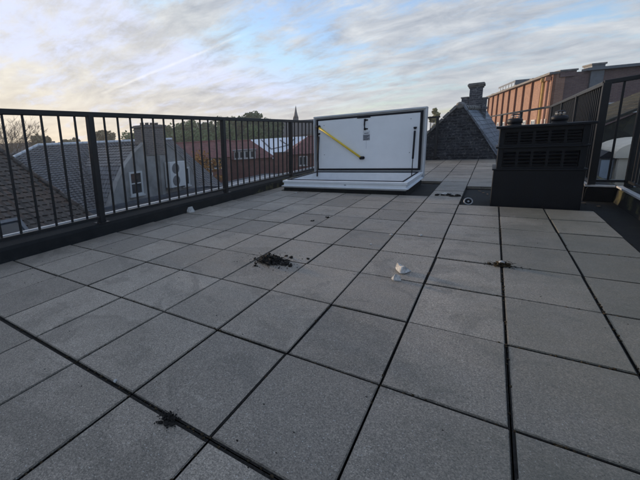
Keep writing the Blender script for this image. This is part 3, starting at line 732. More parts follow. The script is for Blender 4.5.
def gable_house():
    t = thing('grey_roof_house', 'house with wide grey pantile roof, grey rendered gable and brick chimney', 'house', (-13, 8, -8))
    RX, RZ = -15.0, 1.26
    ex, ez = -11.3, -1.45
    m = MB(); pantile_face(m, (ex, -2.2, ez), (ex, 14.5, ez), (RX, 6.35, RZ), (RX, 14.5, RZ), .19, .18, .02, .022)
    pantile_face(m, (-18.7, 14.5, ez), (-18.7, -2.2, ez), (RX, 14.5, RZ), (RX, 6.35, RZ), .5, .5, .034, .03)
    rf = obj('roof', m, 'pantile', t)
    m = MB(); ridge_tiles(m, (RX, 6.35, RZ+.02), (RX, 14.5, RZ+.02), .075, .30); ridge_tiles(m, (ex, -2.2, ez+.02), (RX, 6.35, RZ+.02), .07, .34); obj('ridge', m, 'frame', rf)
    m = MB(); m.box(-18.5, -11.5, -2, 14.3, -8, ez-.02); m.prism([(-18.6, -1.9, ez), (-11.4, -1.9, ez), (RX, 6.2, RZ-.1)], (0, .05, 0)); m.prism([(-18.5, 14.3, ez), (-11.5, 14.3, ez), (RX, 14.3, RZ-.1)], (0, .1, 0)); obj('wall', m, 'brownbrick', t)
    gx = -11.0
    out = [(6.45, -1.5), (6.85, -.8), (7.15, -.28), (7.60, .30), (8.12, .74), (8.66, 1.08), (9.84, 1.06), (10.6, .55), (11.36, -.02), (11.75, -.75), (12.0, -1.5)]
    m = MB(); m.prism([(gx, y, z) for y, z in out] + [(gx, 12.0, -8), (gx, 6.45, -8)], (-.3, 0, 0)); gw = obj('gable_wall', m, 'render', t)
    for side in (out[:6], out[6:]):
        m = MB()
        for (a, b) in zip(side[:-1], side[1:]): m.beam((gx-.1, a[0], a[1]+.02), (gx-.1, b[0], b[1]+.02), .24, .05)
        obj('gable_coping', m, 'render', gw)
    m = MB()                                             # cross roof from the gable back to the main slope
    th = (.19, .18, .02, .022)
    for a, b in (((6.45, -1.5), (7.60, .27)), ((7.60, .27), (8.70, 1.04))): pantile_face(m, (-15, a[0], a[1]), (gx-.3, a[0], a[1]), (-15, b[0], b[1]), (gx-.3, b[0], b[1]), *th)
    for a, b in (((12.0, -1.5), (11.36, -.05)), ((11.36, -.05), (9.80, 1.02))): pantile_face(m, (gx-.3, a[0], a[1]), (-15, a[0], a[1]), (gx-.3, b[0], b[1]), (-15, b[0], b[1]), *th)
    m.face([(gx-.3, 8.66, 1.05), (gx-.3, 9.84, 1.03), (-15, 9.84, 1.03), (-15, 8.66, 1.05)])
    obj('cross_roof', m, 'pantile', t)
    m = MB(); m.box(-11.62, -10.95, 8.70, 9.84, .6, 1.70); ch = obj('chimney', m, 'chimbrick', t)
    m = MB(); m.box(-11.66, -10.91, 8.64, 9.90, 1.70, 1.78, bev=.01); m.box(-11.62, -10.95, 8.68, 9.86, 1.782, 1.80); obj('chimney_cap', m, 'chimbrick', ch)
    for k in range(4):
        m = MB(); m.lathe((-11.28, 8.86+k*.27, 1.80), [(.085, 0), (.075, .06), (.085, .065), (.08, .10)], 12); obj('chimney_pot', m, 'coping', ch)
    window(t, (gx, 8.0, -.44), (0, 1, 0), (1, 0, 0), .66, .92, 1, 2, .07)
    window(t, (gx, 10.98, -.50), (0, 1, 0), (1, 0, 0), .50, .84, 1, 1, .07)
    m = MB(); m.box(gx, gx+.12, 9.32, 9.50, -1.5, .55); obj('flue_shaft', m, 'render', gw)
    # outdoor air unit on the gable
    a = thing('air_conditioner', 'white twin fan air conditioning unit fixed to the grey rendered gable', 'air conditioner', (gx+.2, 10.06, -.86))
    m = MB(); m.box(gx+.04, gx+.40, 9.60, 10.54, -.84, .24, bev=.02); obj('casing', m, 'acwhite', a)
    for z in (-.04, -.56):
        m = MB(); c = Vector((gx+.402, 9.93, z))
        for r in (.05, .10, .15, .20): m.tube([c+Vector((.008, r*math.cos(2*math.pi*k/20), r*math.sin(2*math.pi*k/20))) for k in range(21)], .006, 5, False)
        m.tube([c+Vector((-.0, 0, 0)), c+Vector((.006, 0, 0))], .225, 20)
        obj('fan_grille', m, 'darkgrid', a)
    m = MB(); m.box(gx+.002, gx+.42, 9.68, 9.72, -.90, -.842); m.box(gx+.002, gx+.42, 10.42, 10.46, -.90, -.842); obj('bracket', m, 'steel', a)
gable_house()

def flat_roof(name, label, x0, x1, y0, y1, z, top, wall='brownbrick', edge='lead'):
    t = thing(name, label, 'building', ((x0+x1)/2, (y0+y1)/2, -8))
    m = MB(); m.box(x0, x1, y0, y1, -8, z-.004); obj('wall', m, wall, t)
    m = MB(); m.box(x0-.02, x1+.02, y0-.02, y1+.02, z-.002, z+.03); obj('flat_roof', m, top, t)
    m = MB()
    for a, b, c, e in ((x0-.03, x1+.03, y0-.03, y0+.12), (x0-.03, x1+.03, y1-.12, y1+.03), (x0-.03, x0+.12, y0+.12, y1-.12), (x1-.12, x1+.03, y0+.12, y1-.12)): m.box(a, b, c, e, z+.03, z+.13)
    obj('roof_rim', m, edge, t)
    return t
f1 = flat_roof('flat_roof_extension', 'dark flat roofed extension between the railing and the grey gable', -10.95, -4.7, 4.1, 12.4, -1.22, 'slateflat')
m = MB(); m.box(-7.6, -6.9, 8.9, 9.6, -1.19, -.95, bev=.02); rl = obj('roof_light', m, 'uwhite', f1); m = MB(); m.box(-7.52, -6.98, 8.98, 9.52, -.949, -.92, bev=.01); obj('pane', m, 'paleglass', rl)
flat_roof('gravel_roof_building', 'low building with a pale gravel flat roof in front of the dark red houses', -17.5, -5.0, 12.7, 30.5, -2.55, 'gravel')

def house(name, label, p0, p1, depth, ze, zr, hipl=0.0, hipr=0.0, wall='redbrick', roof='redtile', wins=(), over=.3, chim=None, group=None):
    """pitched house whose street face runs p0->p1 (seen side to the right of that direction)"""
    p0, p1 = Vector((*p0, 0)), Vector((*p1, 0)); a = (p1-p0).normalized(); b = Vector((-a.y, a.x, 0)); L = (p1-p0).length
    q = lambda u, v, z: p0+a*u+b*v+Vector((0, 0, z))
    t = thing(name, label, 'house', q(L/2, depth/2, -8), group)
    m = MB(); m.prism([q(0, 0, -8), q(L, 0, -8), q(L, depth, -8), q(0, depth, -8)], (0, 0, 8+ze))
    if not hipl: m.prism([q(0, 0, ze), q(0, depth, ze), q(0, depth/2, zr-.08)], a*.2)
    if not hipr: m.prism([q(L, 0, ze), q(L, depth, ze), q(L, depth/2, zr-.08)], a*-.2)
    obj('wall', m, wall, t)
    sl = (zr-ze)/(depth/2); eo = ze-over*sl
    m = MB(); th = (.24, .3, 0, .02, True)
    E = [q(-over*.5 if not hipl else -over, -over, eo), q(L+(over*.5 if not hipr else over), -over, eo), q(L+(over*.5 if not hipr else over), depth+over, eo), q(-over*.5 if not hipl else -over, depth+over, eo)]
    r0, r1 = q(hipl if hipl else -over*.5, depth/2, zr), q(L-hipr if hipr else L+over*.5, depth/2, zr)
    pantile_face(m, E[0], E[1], r0, r1, *th); pantile_face(m, E[2], E[3], r1, r0, *th)
    if hipl: pantile_face(m, E[3], E[0], r0, r0, *th)
    if hipr: pantile_face(m, E[1], E[2], r1, r1, *th)
    rf = obj('roof', m, roof, t)
    m = MB(); ridge_tiles(m, r0, r1, .12, .4); obj('ridge', m, roof, rf)
    for (u, z, w, h, nv, nh) in wins: window(t, q(u, 0, z), a, -b, w, h, nv, nh, .09, .05, 'glass', 'uwhite')
    if chim:
        u, v, w, z = chim; c = q(u, v, 0); m = MB(); m.box(c.x-w/2, c.x+w/2, c.y-w/2, c.y+w/2, ze, z); m.box(c.x-w/2-.05, c.x+w/2+.05, c.y-w/2-.05, c.y+w/2+.05, z+.002, z+.1); obj('chimney', m, 'chimbrick', rf)
    return t, q
t, q = house('terraced_house', 'dark red brick house with white framed windows behind the orange autumn tree', (-23.6, 23.2), (-19.1, 26.65), 7, -.38, 1.0, hipr=0, wins=((3.1, -1.0, 1.3, 1.05, 2, 1), (4.55, -1.0, 1.3, 1.05, 2, 1), (1.4, -1.0, 1.2, 1.05, 2, 1), (3.4, -2.3, 1.2, .9, 2, 1)))
t, q = house('terraced_house', 'dark red hipped roof house with a white dormer, left of the pale sheet roof', (-23.2, 31.2), (-18.6, 34.1), 8, -.95, .85, hipl=0, hipr=2.2, wall='redbrick')
m = MB(); A = q(.6, .35, -1.12); 
dd_a = (q(1, 0, 0)-q(0, 0, 0)); dd_b = (q(0, 1, 0)-q(0, 0, 0))
m.prism([q(1.3, -.32, -1.1), q(3.6, -.32, -1.1), q(3.6, 3, -1.1), q(1.3, 3, -1.1)], (0, 0, .92)); dr = obj('dormer', m, 'uwhite', t)
m = MB(); m.prism([q(1.15, -.47, -.178), q(3.75, -.47, -.178), q(3.75, 3.2, -.178), q(1.15, 3.2, -.178)], (0, 0, .08)); obj('dormer_roof', m, 'lead', dr)
for k in range(4):
    c = q(1.58+k*.58, -.32, -.62); m = MB(); m.prism([c+dd_a*-.2+Vector((0, 0, -.3)), c+dd_a*.2+Vector((0, 0, -.3)), c+dd_a*.2+Vector((0, 0, .3)), c+dd_a*-.2+Vector((0, 0, .3))], -dd_b*.02); obj('pane', m, 'glass', dr)
house('terraced_house', 'dark red hipped roof house right of the pale sheet roof', (-16.9, 34.6), (-11.5, 37.4), 8, -.75, .85, hipl=2.2, hipr=0, wall='redbrick', wins=((1.4, -1.6, .9, 1.0, 2, 1),))
t = thing('garden_wall', 'dark red brick wall linking the two hipped roof houses below the pale roof', 'wall', (-17.7, 34.3, -8))
m = MB(); m.prism([(-18.5, 34.1, -8), (-16.95, 34.6, -8), (-17.1, 35.0, -8), (-18.6, 34.5, -8)], (0, 0, 7.36)); obj('wall', m, 'redbrick', t)
m = MB(); m.prism([(-18.52, 34.02, -.638), (-16.93, 34.52, -.638), (-17.08, 35.08, -.638), (-18.62, 34.58, -.638)], (0, 0, .07)); obj('wall_cap', m, 'coping', t)
def sheet_hall():
    t = thing('sheet_roof_hall', 'long hall with a pale metal sheet roof seen between the two red hipped roofs', 'building', (-24, 48, -8))
    p0, p1 = Vector((-29, 39.5, 0)), Vector((-17.0, 46.0, 0)); a = (p1-p0).normalized(); b = Vector((-a.y, a.x, 0)); L = (p1-p0).length
    q = lambda u, v, z: p0+a*u+b*v+Vector((0, 0, z))
    m = MB(); m.prism([q(0, 0, -8), q(L, 0, -8), q(L, 16, -8), q(0, 16, -8)], (0, 0, 6.3)); m.prism([q(.1, 0, -1.7), q(.1, 16, -1.7), q(.1, 8, .7)], a*.2); m.prism([q(L-.1, 0, -1.7), q(L-.1, 16, -1.7), q(L-.1, 8, .7)], a*-.2); obj('wall', m, 'brownbrick', t)
    m = MB(); m.prism([q(0, -.3, -1.79), q(L, -.3, -1.79), q(L, 8, .84), q(0, 8, .84)], (0, 0, .06)); m.prism([q(0, 8, .84), q(L, 8, .84), q(L, 16.3, -1.79), q(0, 16.3, -1.79)], (0, 0, .06))
    rf = obj('roof', m, 'sheet', t)
    for (u0, v0, u1, v1) in ((5.2, 7.5, 6.6, 3.2), (6.6, 3.2, 9.0, 4.4), (9.0, 4.4, 10.2, 7.2), (8.0, 6.8, 9.0, 4.4)):
        za, zb = -1.7+v0*.3168+.09, -1.7+v1*.3168+.09
        m = MB(); m.beam(q(u0, v0, za), q(u1, v1, zb), .16, .14); obj('roof_pipe', m, 'lead', rf)
sheet_hall()

def church():
    t = thing('church', 'far dark church with a steep slate roof and a thin pointed spire above the trees', 'church', (-40, 92, -8))
    p0, p1 = Vector((-46, 88.0, 0)), Vector((-33.5, 93.0, 0)); a = (p1-p0).normalized(); b = Vector((-a.y, a.x, 0)); L = (p1-p0).length
    q = lambda u, v, z: p0+a*u+b*v+Vector((0, 0, z))
    m = MB(); m.prism([q(0, 0, -8), q(L, 0, -8), q(L, 9, -8), q(0, 9, -8)], (0, 0, 9.5)); m.prism([q(0, 0, 1.5), q(0, 9, 1.5), q(0, 4.5, 4.9)], a*.3); m.prism([q(L, 0, 1.5), q(L, 9, 1.5), q(L, 4.5, 4.9)], a*-.3); obj('wall', m, 'chimbrick', t)
    m = MB(); pantile_face(m, q(-.2, -.3, 1.3), q(L+.2, -.3, 1.3), q(-.2, 4.5, 5.2), q(L+.2, 4.5, 5.2), .8, .6, 0, .05, True); pantile_face(m, q(L+.2, 9.3, 1.3), q(-.2, 9.3, 1.3), q(L+.2, 4.5, 5.2), q(-.2, 4.5, 5.2), .8, .6, 0, .05, True); obj('roof', m, 'darkroof', t)
    c = q(5.4, 4.5, 0); m = MB(); m.box(c.x-.55, c.x+.55, c.y-.55, c.y+.55, 3, 5.9); m.lathe((c.x, c.y, 5.9), [(.78, 0), (.5, .8), (.32, 1.6), (.12, 2.8), (.03, 3.2)], 8); obj('spire', m, 'darkroof', t)
    for k in range(5): window(t, q(1.5+k*2.4, 0, -.6), a, -b, .7, 2.6, 1, 2, .1, .06, 'glass', 'coping', False)
church()

# ------------------------------------------------------------------ trees
def tree(name, label, base, h, rx, rz, mat, n=1500, leaf=.35, trunk=.25, seed=0, cz=None, clumps=9, group='trees along the skyline', gap=.35):
    rnd = random.Random(seed); base = Vector(base)
    t = thing(name, label, 'tree', base, group)
    cz = base.z+h-rz if cz is None else cz
    cl = []
    for k in range(clumps):
        a = rnd.uniform(0, 2*math.pi); rr = rx*rnd.uniform(.05, .68); zz = rnd.uniform(-.72, .62)*rz
        cl.append((Vector((base.x+rr*math.cos(a), base.y+rr*math.sin(a), cz+zz)), rx*rnd.uniform(.28, .5)))
    cl.append((Vector((base.x, base.y, cz+rz*.55)), rx*.4))
    m = MB(); tk = MB()
    top = Vector((base.x, base.y, cz+rz*.3))
    tk.tube([base, base.lerp(top, .4)+Vector((rnd.gauss(0, .08), rnd.gauss(0, .08), 0)), base.lerp(top, .75), top], [trunk, trunk*.75, trunk*.4, trunk*.1], 8)
    for c, r in cl:
        s = base.lerp(top, rnd.uniform(.45, .8)); tk.tube([s, s.lerp(c, .5)+Vector((0, 0, .15*r)), c], [trunk*.3, trunk*.18, trunk*.05], 5)
    for k in range(n):
        c, r = cl[rnd.randrange(len(cl))]
        d_ = Vector((rnd.gauss(0, 1), rnd.gauss(0, 1), rnd.gauss(0, 1))).normalized()
        p = c+Vector((d_.x, d_.y, d_.z*.85))*r*(rnd.random()**.45)
        if noise.noise(p*(1.3/rx)+Vector((seed, 0, 0))) < -gap: continue
        s_ = leaf*rnd.uniform(.5, 1.2); e1 = Vector((rnd.gauss(0, 1), rnd.gauss(0, 1), rnd.gauss(0, .7))).normalized(); e2 = e1.orthogonal().normalized()
        m.face([p-e1*s_*.5, p+e2*s_*.3, p+e1*s_*.5, p-e2*s_*.3])
    obj('crown', m, mat, t); obj('trunk', tk, 'bark', t)
    return t
G = 'trees along the skyline'
for k, (x, y, tz, rx, mat, lab, nm) in enumerate((
    (-52.5, 51.5, 5.0, 3.6, 'green', 'mid green broad tree behind the gable chimney, leftmost of the wood', 'broadleaf_tree'),
    (-48.6, 55.8, 5.4, 3.4, 'green', 'mid green tree right of the gable chimney, rounded top', 'broadleaf_tree'),
    (-46.0, 58.5, 4.9, 3.0, 'dgreen', 'dark green lower tree left of the second railing post', 'broadleaf_tree'),
    (-42.9, 60.5, 5.6, 3.3, 'green', 'green tree just behind the second railing post', 'broadleaf_tree'),
    (-40.4, 62.0, 5.2, 2.8, 'dgreen', 'dark green tree above the red roof with the white dormer', 'broadleaf_tree'),
    (-38.0, 63.2, 6.2, 3.2, 'dgreen', 'tallest dark green tree left of the church', 'broadleaf_tree'),
    (-35.4, 65.0, 4.6, 2.6, 'dgreen', 'small dark green tree nearest the church on its left', 'broadleaf_tree'),
    (-44.5, 53.0, 3.9, 3.4, 'green', 'low light green tree in front of the wood', 'broadleaf_tree'),
    (-40.5, 57.0, 3.6, 3.2, 'green', 'low light green tree in front of the dark wood, right of the second post', 'broadleaf_tree'),
    (-36.5, 60.0, 3.2, 2.8, 'green', 'low green tree just left of the pale sheet roof', 'broadleaf_tree'),
    (-54.5, 47.5, 4.4, 3.2, 'green', 'green tree hidden mostly by the brick chimney of the grey house', 'broadleaf_tree'),
    (-47.6, 51.5, 3.4, 3.2, 'green', 'low bright green tree right of the brick chimney, at the front of the wood', 'broadleaf_tree'),
    (-43.0, 56.0, 3.9, 3.0, 'dgreen', 'dark green bushy tree left of the second railing post, lower than its neighbours', 'broadleaf_tree'),
    (-33.8, 62.5, 3.3, 2.4, 'dgreen', 'lowest dark tree above the left end of the pale sheet roof', 'broadleaf_tree'),
    (-52.9, 26.9, 3.0, 2.0, 'olive', 'small brownish round tree above the left part of the grey roof ridge', 'round_tree'),
    (-51.3, 29.6, 2.4, 1.9, 'olive', 'low brownish tree right of the round tree above the grey ridge', 'round_tree'),
    (-48.3, 34.6, 3.4, 1.7, 'olive', 'small brownish tree above the grey ridge beside the first railing post', 'round_tree'),
    (-30.5, 94.0, 3.2, 3.4, 'olive', 'dull brownish tree right beside the far church', 'broadleaf_tree'))):
    tree(nm, lab, (x, y, -8), tz+8.7, rx*1.2, min(rx*1.4, 5.0), mat, 8000, .6, .3, k*7+1, clumps=26)
tree('poplar_tree', 'slender yellowing poplar far behind the terrace, between the hatch lid and the gable', (-6.6, 58.2, -8), 13.3, .8, 5.0, 'poplar', 5200, .26, .16, 91, clumps=34, group=None, gap=.6)
tree('autumn_tree', 'orange autumn tree right of the white air conditioning unit', (-18.75, 22.1, -8), 8.7, 1.9, 2.1, 'autumn', 1900, .24, .14, 33, clumps=16, group=None, gap=.15)

def bare_tree(name, label, base, h, spread, seed, depth=6, group=None):
    rnd = random.Random(seed); base = Vector(base); t = thing(name, label, 'tree', base, group)
    tk, tw = MB(), MB()
    def grow(p, d_, ln, r, lv):
        q = p+d_*ln; mid = p.lerp(q, .5)+Vector((rnd.gauss(0, .04), rnd.gauss(0, .04), 0))*ln
        (tk if lv < 2 else tw).tube([p, mid, q], [r, r*.85, r*.65], 6 if lv < 3 else 3, False)
        if lv >= depth: return
        for k in range(3 if lv else 4):
            e = (d_+Vector((rnd.gauss(0, .5*spread), rnd.gauss(0, .5*spread), rnd.gauss(.12, .28)))).normalized()
            grow(q, e, ln*rnd.uniform(.62, .85), max(r*.6, .016), lv+1)
    grow(base, Vector((0, 0, 1)), h*.42, .22, 0)
    obj('trunk', tk, 'bark', t); obj('crown', tw, 'bark', t)
bare_tree('bare_tree', 'bare reddish winter tree at the far left against the sunset', (-54.8, 23.0, -8), 9.8, 1.0, 4)
bare_tree('bare_tree', 'second bare tree at the picture edge, left of the other bare tree', (-56.0, 19.2, -8), 9.0, 1.0, 9)

# ------------------------------------------------------------------ hedge-high backdrop of roofs at far left
house('distant_house', 'far house with a dark roof behind the bare trees at the left edge', (-62, 17), (-56, 31), 8, 0.6, 2.6, wall='brownbrick', roof='darkroof')

# ------------------------------------------------------------------ large brick building on the right
def factory():
    t = thing('brick_building', 'long brick building on the right, sunlit orange side and shaded purple brown end', 'building', (4, 30, -8))
    c = Vector((2.35, 27.5, 0)); a1 = Vector((math.sin(R(-10.2)), math.cos(R(-10.2)), 0)); a2 = Vector((math.sin(R(70)), math.cos(R(70)), 0))
    L1, L2, H = 17.0, 30.0, 3.50
    P = lambda u, v, z: c+a1*u+a2*v+Vector((0, 0, z))
    n1 = Vector((-a1.y, a1.x, 0)); n2 = Vector((a2.y, -a2.x, 0))          # outward normals
    if n1.x > 0: n1 = -n1
    m = MB(); m.prism([P(0, 0, -8), P(L1, 0, -8), P(L1, 0, H), P(0, 0, H)], -n1*.4); obj('side_wall', m, 'sunlitbrick', t)
    m = MB(); m.prism([P(0.0, .0, -8), P(0, L2, -8), P(0, L2, H), P(0, .0, H)], -n2*.4); ew = obj('end_wall', m, 'shadedbrick', t)
    m = MB(); m.prism([P(.3, .5, H-.3), P(.3, L2, H-.3), P(L1, L2, H-.3), P(L1, .5, H-.3)], (0, 0, .1)); obj('flat_roof', m, 'slateflat', t)
    m = MB(); m.beam(P(-.05, 0, H+.06)+n1*.04, P(L1, 0, H+.06)+n1*.04, .5, .12); obj('parapet_cap', m, 'coping', t)
    m = MB(); m.beam(P(0, 1.2, H+.06)+n2*.04, P(0, L2, H+.06)+n2*.04, .5, .14); obj('parapet_cap', m, 'lead', t)
    bays = 9
    for k in range(bays+1):
        u = L1*k/bays+.05
        m = MB(); m.prism([P(u-.06, 0, -8)-n1*.02, P(u+.06, 0, -8)-n1*.02, P(u+.06, 0, H-.02)-n1*.02, P(u-.06, 0, H-.02)-n1*.02], n1*.13); obj('pier', m, 'orangepier', t)
        if k % 2 == 0 and k: m = MB(); p = P(u, .05, 0); m.box(p.x-.22, p.x+.22, p.y-.3, p.y+.3, H+.121, H+.21, rz=R(10), bev=.015); obj('pier_cap', m, 'coping', t)
        if k < bays:
            window(t, P(u+L1/bays/2, 0, -.1)+n1*.0, a1, n1, .75, 2.4, 2, 3, .09, .05, 'paleglass', 'uwhite')
    for u, mat, r in ((1.05, 'ypipe', .075), (.35, 'ppipe', .06)):
        m = MB(); p = P(u, 0, 0)+n1*.22; m.tube([p+Vector((0, 0, -7.9)), p+Vector((0, 0, H-.25))], r, 10); m.box(p.x-.13, p.x+.13, p.y-.12, p.y+.12, H-.3, H-.08, bev=.03); obj('drainpipe', m, mat, t)
    for v, w, h, ca in ((.45, .7, .12, .5), (1.7, .55, .42, .55)):
        m = MB(); p = P(.25, v, 0); m.box(p.x-w/2, p.x+w/2, p.y-.35, p.y+.35, -1 if v > 1 else H-.2, H+h*.6, rz=R(20)); ch = obj('chimney_stack', m, 'lead' if v > 1 else 'shadedbrick', t)
        m = MB(); m.box(p.x-w/2-.05, p.x+w/2+.05, p.y-.40, p.y+.40, H+h*.6+.003, H+h*.6+.10, rz=R(20), bev=.02); obj('stack_cap', m, 'coping', ch)
    # strip windows in the end wall
    for k, (v0, v1, z0, z1) in enumerate(((.5, 1.85, 1.2, 1.74), (1.95, 3.3, 1.2, 1.74), (3.4, 6.2, 1.2, 1.74), (6.6, 9.6, 1.2, 1.74), (10.0, 13.0, 1.2, 1.74), (3.0, 6.2, -2.2, -1.2), (6.6, 9.6, -2.2, -1.2))):
        window(t, P(0, (v0+v1)/2, (z0+z1)/2)+n2*.0, a2, n2, v1-v0, z1-z0, 1 if k < 2 else 3, 1, .07, .06, 'greenglass', 'uwhite')
    # roof-top glazed room at the far end
    m = MB(); m.prism([P(10.2, .4, H-.2), P(15.8, .4, H-.2), P(15.8, 3.4, H-.2), P(10.2, 3.4, H-.2)], (0, 0, .98)); r = obj('rooftop_room', m, 'lead', t)
    for k in range(6):
        p = P(10.65+k*.93, .4, H+.36); m = MB(); m.prism([p-a1*.36+Vector((0, 0, -.26)), p+a1*.36+Vector((0, 0, -.26)), p+a1*.36+Vector((0, 0, .26)), p-a1*.36+Vector((0, 0, .26))], n1*.02); obj('pane', m, 'paleglass', r)
factory()

# ------------------------------------------------------------------ low neighbours beyond the right railing
def right_neighbours():
    t = thing('mossy_roof_house', 'low house beyond the right railing with a mossy brown roof rising to the right', 'house', (5, 17, -8))
    m = MB(); pantile_face(m, (2.1, 22, .62), (2.1, 14.6, .62), (5.6, 22, 2.5), (5.6, 14.6, 2.5), .24, .3, .028, .025); pantile_face(m, (9.1, 14.6, .62), (9.1, 22, .62), (5.6, 14.6, 2.5), (5.6, 22, 2.5), .24, .3, .028, .025)
    obj('roof', m, 'mossroof', t)
    m = MB(); m.box(2.3, 8.9, 14.8, 21.8, -8, .62); m.prism([(2.3, 14.8, .62), (8.9, 14.8, .62), (5.6, 14.8, 2.4)], (0, .2, 0)); obj('wall', m, 'mossroof', t)
    m = MB(); m.beam((2.1, 14.62, .66), (5.6, 14.62, 2.54), .08, .06); obj('verge', m, 'mossroof', t)
    t = thing('rooftop_dormer', 'cream rendered dormer with a rounded pale roof just beyond the right corner railing', 'dormer', (2.8, 12.6, -8))
    m = MB(); m.box(2.36, 3.6, 12.0, 14.2, -8, -.02); obj('wall', m, 'cream', t)
    m = MB(); pr = [(2.28, 11.93, -.02), (2.28, 11.93, .08)]+[(2.28+.66*(1-math.cos(an)), 11.93, .08+.32*math.sin(an)) for an in [math.pi*k/16 for k in range(1, 16)]]+[(3.68, 11.93, .08), (3.68, 11.93, -.02)]
    m.prism(pr, (0, 2.3, 0)); obj('curved_roof', m, 'cream', t)
    t = thing('glazed_roof_light', 'pale blue roof light with a dark pointed flashing beside the cream dormer', 'roof light', (2.2, 12.3, -8))
    m = MB(); m.box(1.75, 2.34, 12.2, 14.0, -8, -.62); obj('base', m, 'slateflat', t)
    m = MB(); m.prism([(1.80, 12.2, -.62), (2.33, 12.2, -.62), (2.33, 12.2, -.05), (1.80, 12.2, -.05)], (0, .05, 0)); fr = obj('frame', m, 'lead', t)
    m = MB(); m.prism([(1.85, 12.19, -.57), (2.05, 12.19, -.57), (2.05, 12.19, .18), (1.85, 12.19, .12)], (0, .03, 0)); m.prism([(2.10, 12.19, -.55), (2.30, 12.19, -.55), (2.30, 12.19, -.08), (2.10, 12.19, -.08)], (0, .03, 0)); obj('pane', m, 'paleglass', fr)
    m = MB(); m.prism([(2.02, 12.15, -.04), (2.36, 12.15, -.04), (2.36, 12.15, .08), (2.2, 12.15, .14)], (0, 1.6, 0)); obj('flashing', m, 'rubber', t)
    t = thing('white_wall_house', 'white rendered wall seen low between the bars at the right edge', 'house', (4, 9.5, -8))
    m = MB(); m.box(2.9, 8, 7.6, 11.6, -8, .1); obj('wall', m, 'uwhite', t)
    m = MB(); m.box(2.82, 8.1, 7.5, 11.7, .102, .2); obj('roof_edge', m, 'lead', t)
right_neighbours()

# ------------------------------------------------------------------ litter on the paving
def rock(mb, c, r, seed, flat=.7, sub=2, amp=.35):
    bm = bmesh.new(); bmesh.ops.create_icosphere(bm, subdivisions=sub, radius=1)
    rz = Matrix.Rotation(seed*1.7, 3, 'Z')
    for v in bm.verts:
        k = 1+amp*noise.noise(v.co*1.4+Vector((seed*3.1, seed, 0)))*1.6
        p = rz @ Vector((v.co.x*r[0], v.co.y*r[1], v.co.z*r[2]))*k
        v.co = Vector(c)+p
    mb.bm(bm)
DUST = []
def clump(name, label, cat, c, n, sx, sy, hmax, rmin, rmax, mat, seed, group=None, fib=0):
    rnd = random.Random(seed); m = MB(); rock(m, (c[0], c[1], 0), (sx*1.2, sy*1.2, hmax*.3), seed, sub=4, amp=.9)
    for k in range(n):
        x, y = rnd.gauss(0, sx), rnd.gauss(0, sy); e = math.exp(-(x/sx)**2*.5-(y/sy)**2*.5)
        r = rnd.uniform(rmin, rmax)
        rock(m, (c[0]+x, c[1]+y, rnd.uniform(.0, 1)*hmax*e+r*.4), (r*rnd.uniform(.6, 1.4), r*rnd.uniform(.6, 1.4), r*rnd.uniform(.4, .9)), k+seed, sub=1, amp=.6)
    for k in range(fib):                                 # roots and straw
        a = rnd.uniform(0, 6.28); p = Vector((c[0]+rnd.gauss(0, sx), c[1]+rnd.gauss(0, sy), hmax*rnd.uniform(.1, .6))); l = rnd.uniform(.02, .05)
        q = p+Vector((math.cos(a)*l, math.sin(a)*l, rnd.uniform(-.01, .012))); q.z = max(q.z, .002)
        m.tube([p, p.lerp(q, .5)+Vector((rnd.gauss(0, .005), rnd.gauss(0, .005), .004)), q], .0013, 4)
    DUST.append((c[0], c[1], sx, sy, fib))
    return obj(name, m, mat, at=(c[0], c[1], 0), label=label, cat=cat, group=group)
clump('moss_clump', 'largest heap of black soil and moss on the paving in front of the hatch', 'moss', (-1.47, 1.12), 130, .055, .05, .06, .005, .018, 'soil', 21, fib=45)
clump('moss_clump', 'small black moss lump just right of the largest heap', 'moss', (-1.335, 1.11), 16, .018, .016, .02, .005, .013, 'soil', 22)
for k, (x, y, r) in enumerate(((-1.28, 1.08, .011), (-1.36, 1.27, .012), (-1.23, 1.31, .013), (-1.43, 1.30, .010))):
    lab = ('loose soil crumb in line with the joint, right of the heap', 'loose soil crumb just above the heap', 'loose soil crumb farthest to the right of the heap', 'loose soil crumb on the near left side of the heap')[k]
    if k == 3: x, y = -1.52, .96
    clump('soil_crumb', lab, 'soil', (x, y), 4, .008, .006, .006, r*.5, r, 'soil', 40+k, 'crumbs round the moss heap')
for k, (x, y) in enumerate(((-1.72, 2.62), (-1.62, 2.86))):
    clump('soil_crumb', ('left of two dark crumbs on the tile before the hatch', 'right of two dark crumbs on the tile before the hatch')[k], 'soil', (x, y), 4, .012, .009, .008, .006, .011, 'soil', 50+k)
clump('moss_clump', 'small dark moss tuft on the wide joint near the bottom of the picture', 'moss', (-.975, -.615), 26, .014, .013, .016, .003, .009, 'soil', 23, fib=8)
clump('debris', 'brown mossy scrap lying where two joints cross on the right', 'debris', (.0, 1.80), 42, .028, .016, .03, .005, .014, 'mosscl', 24, fib=14)
m = MB(); m.tube([(-.02, 1.775, .03), (-.005, 1.78, .036), (.012, 1.778, .03)], [.006, .008, .005], 7); obj('mortar_chip', m, 'mortar', at=(-.005, 1.8, 0), label='pale chip lying on the mossy scrap where two joints cross', cat='chip')
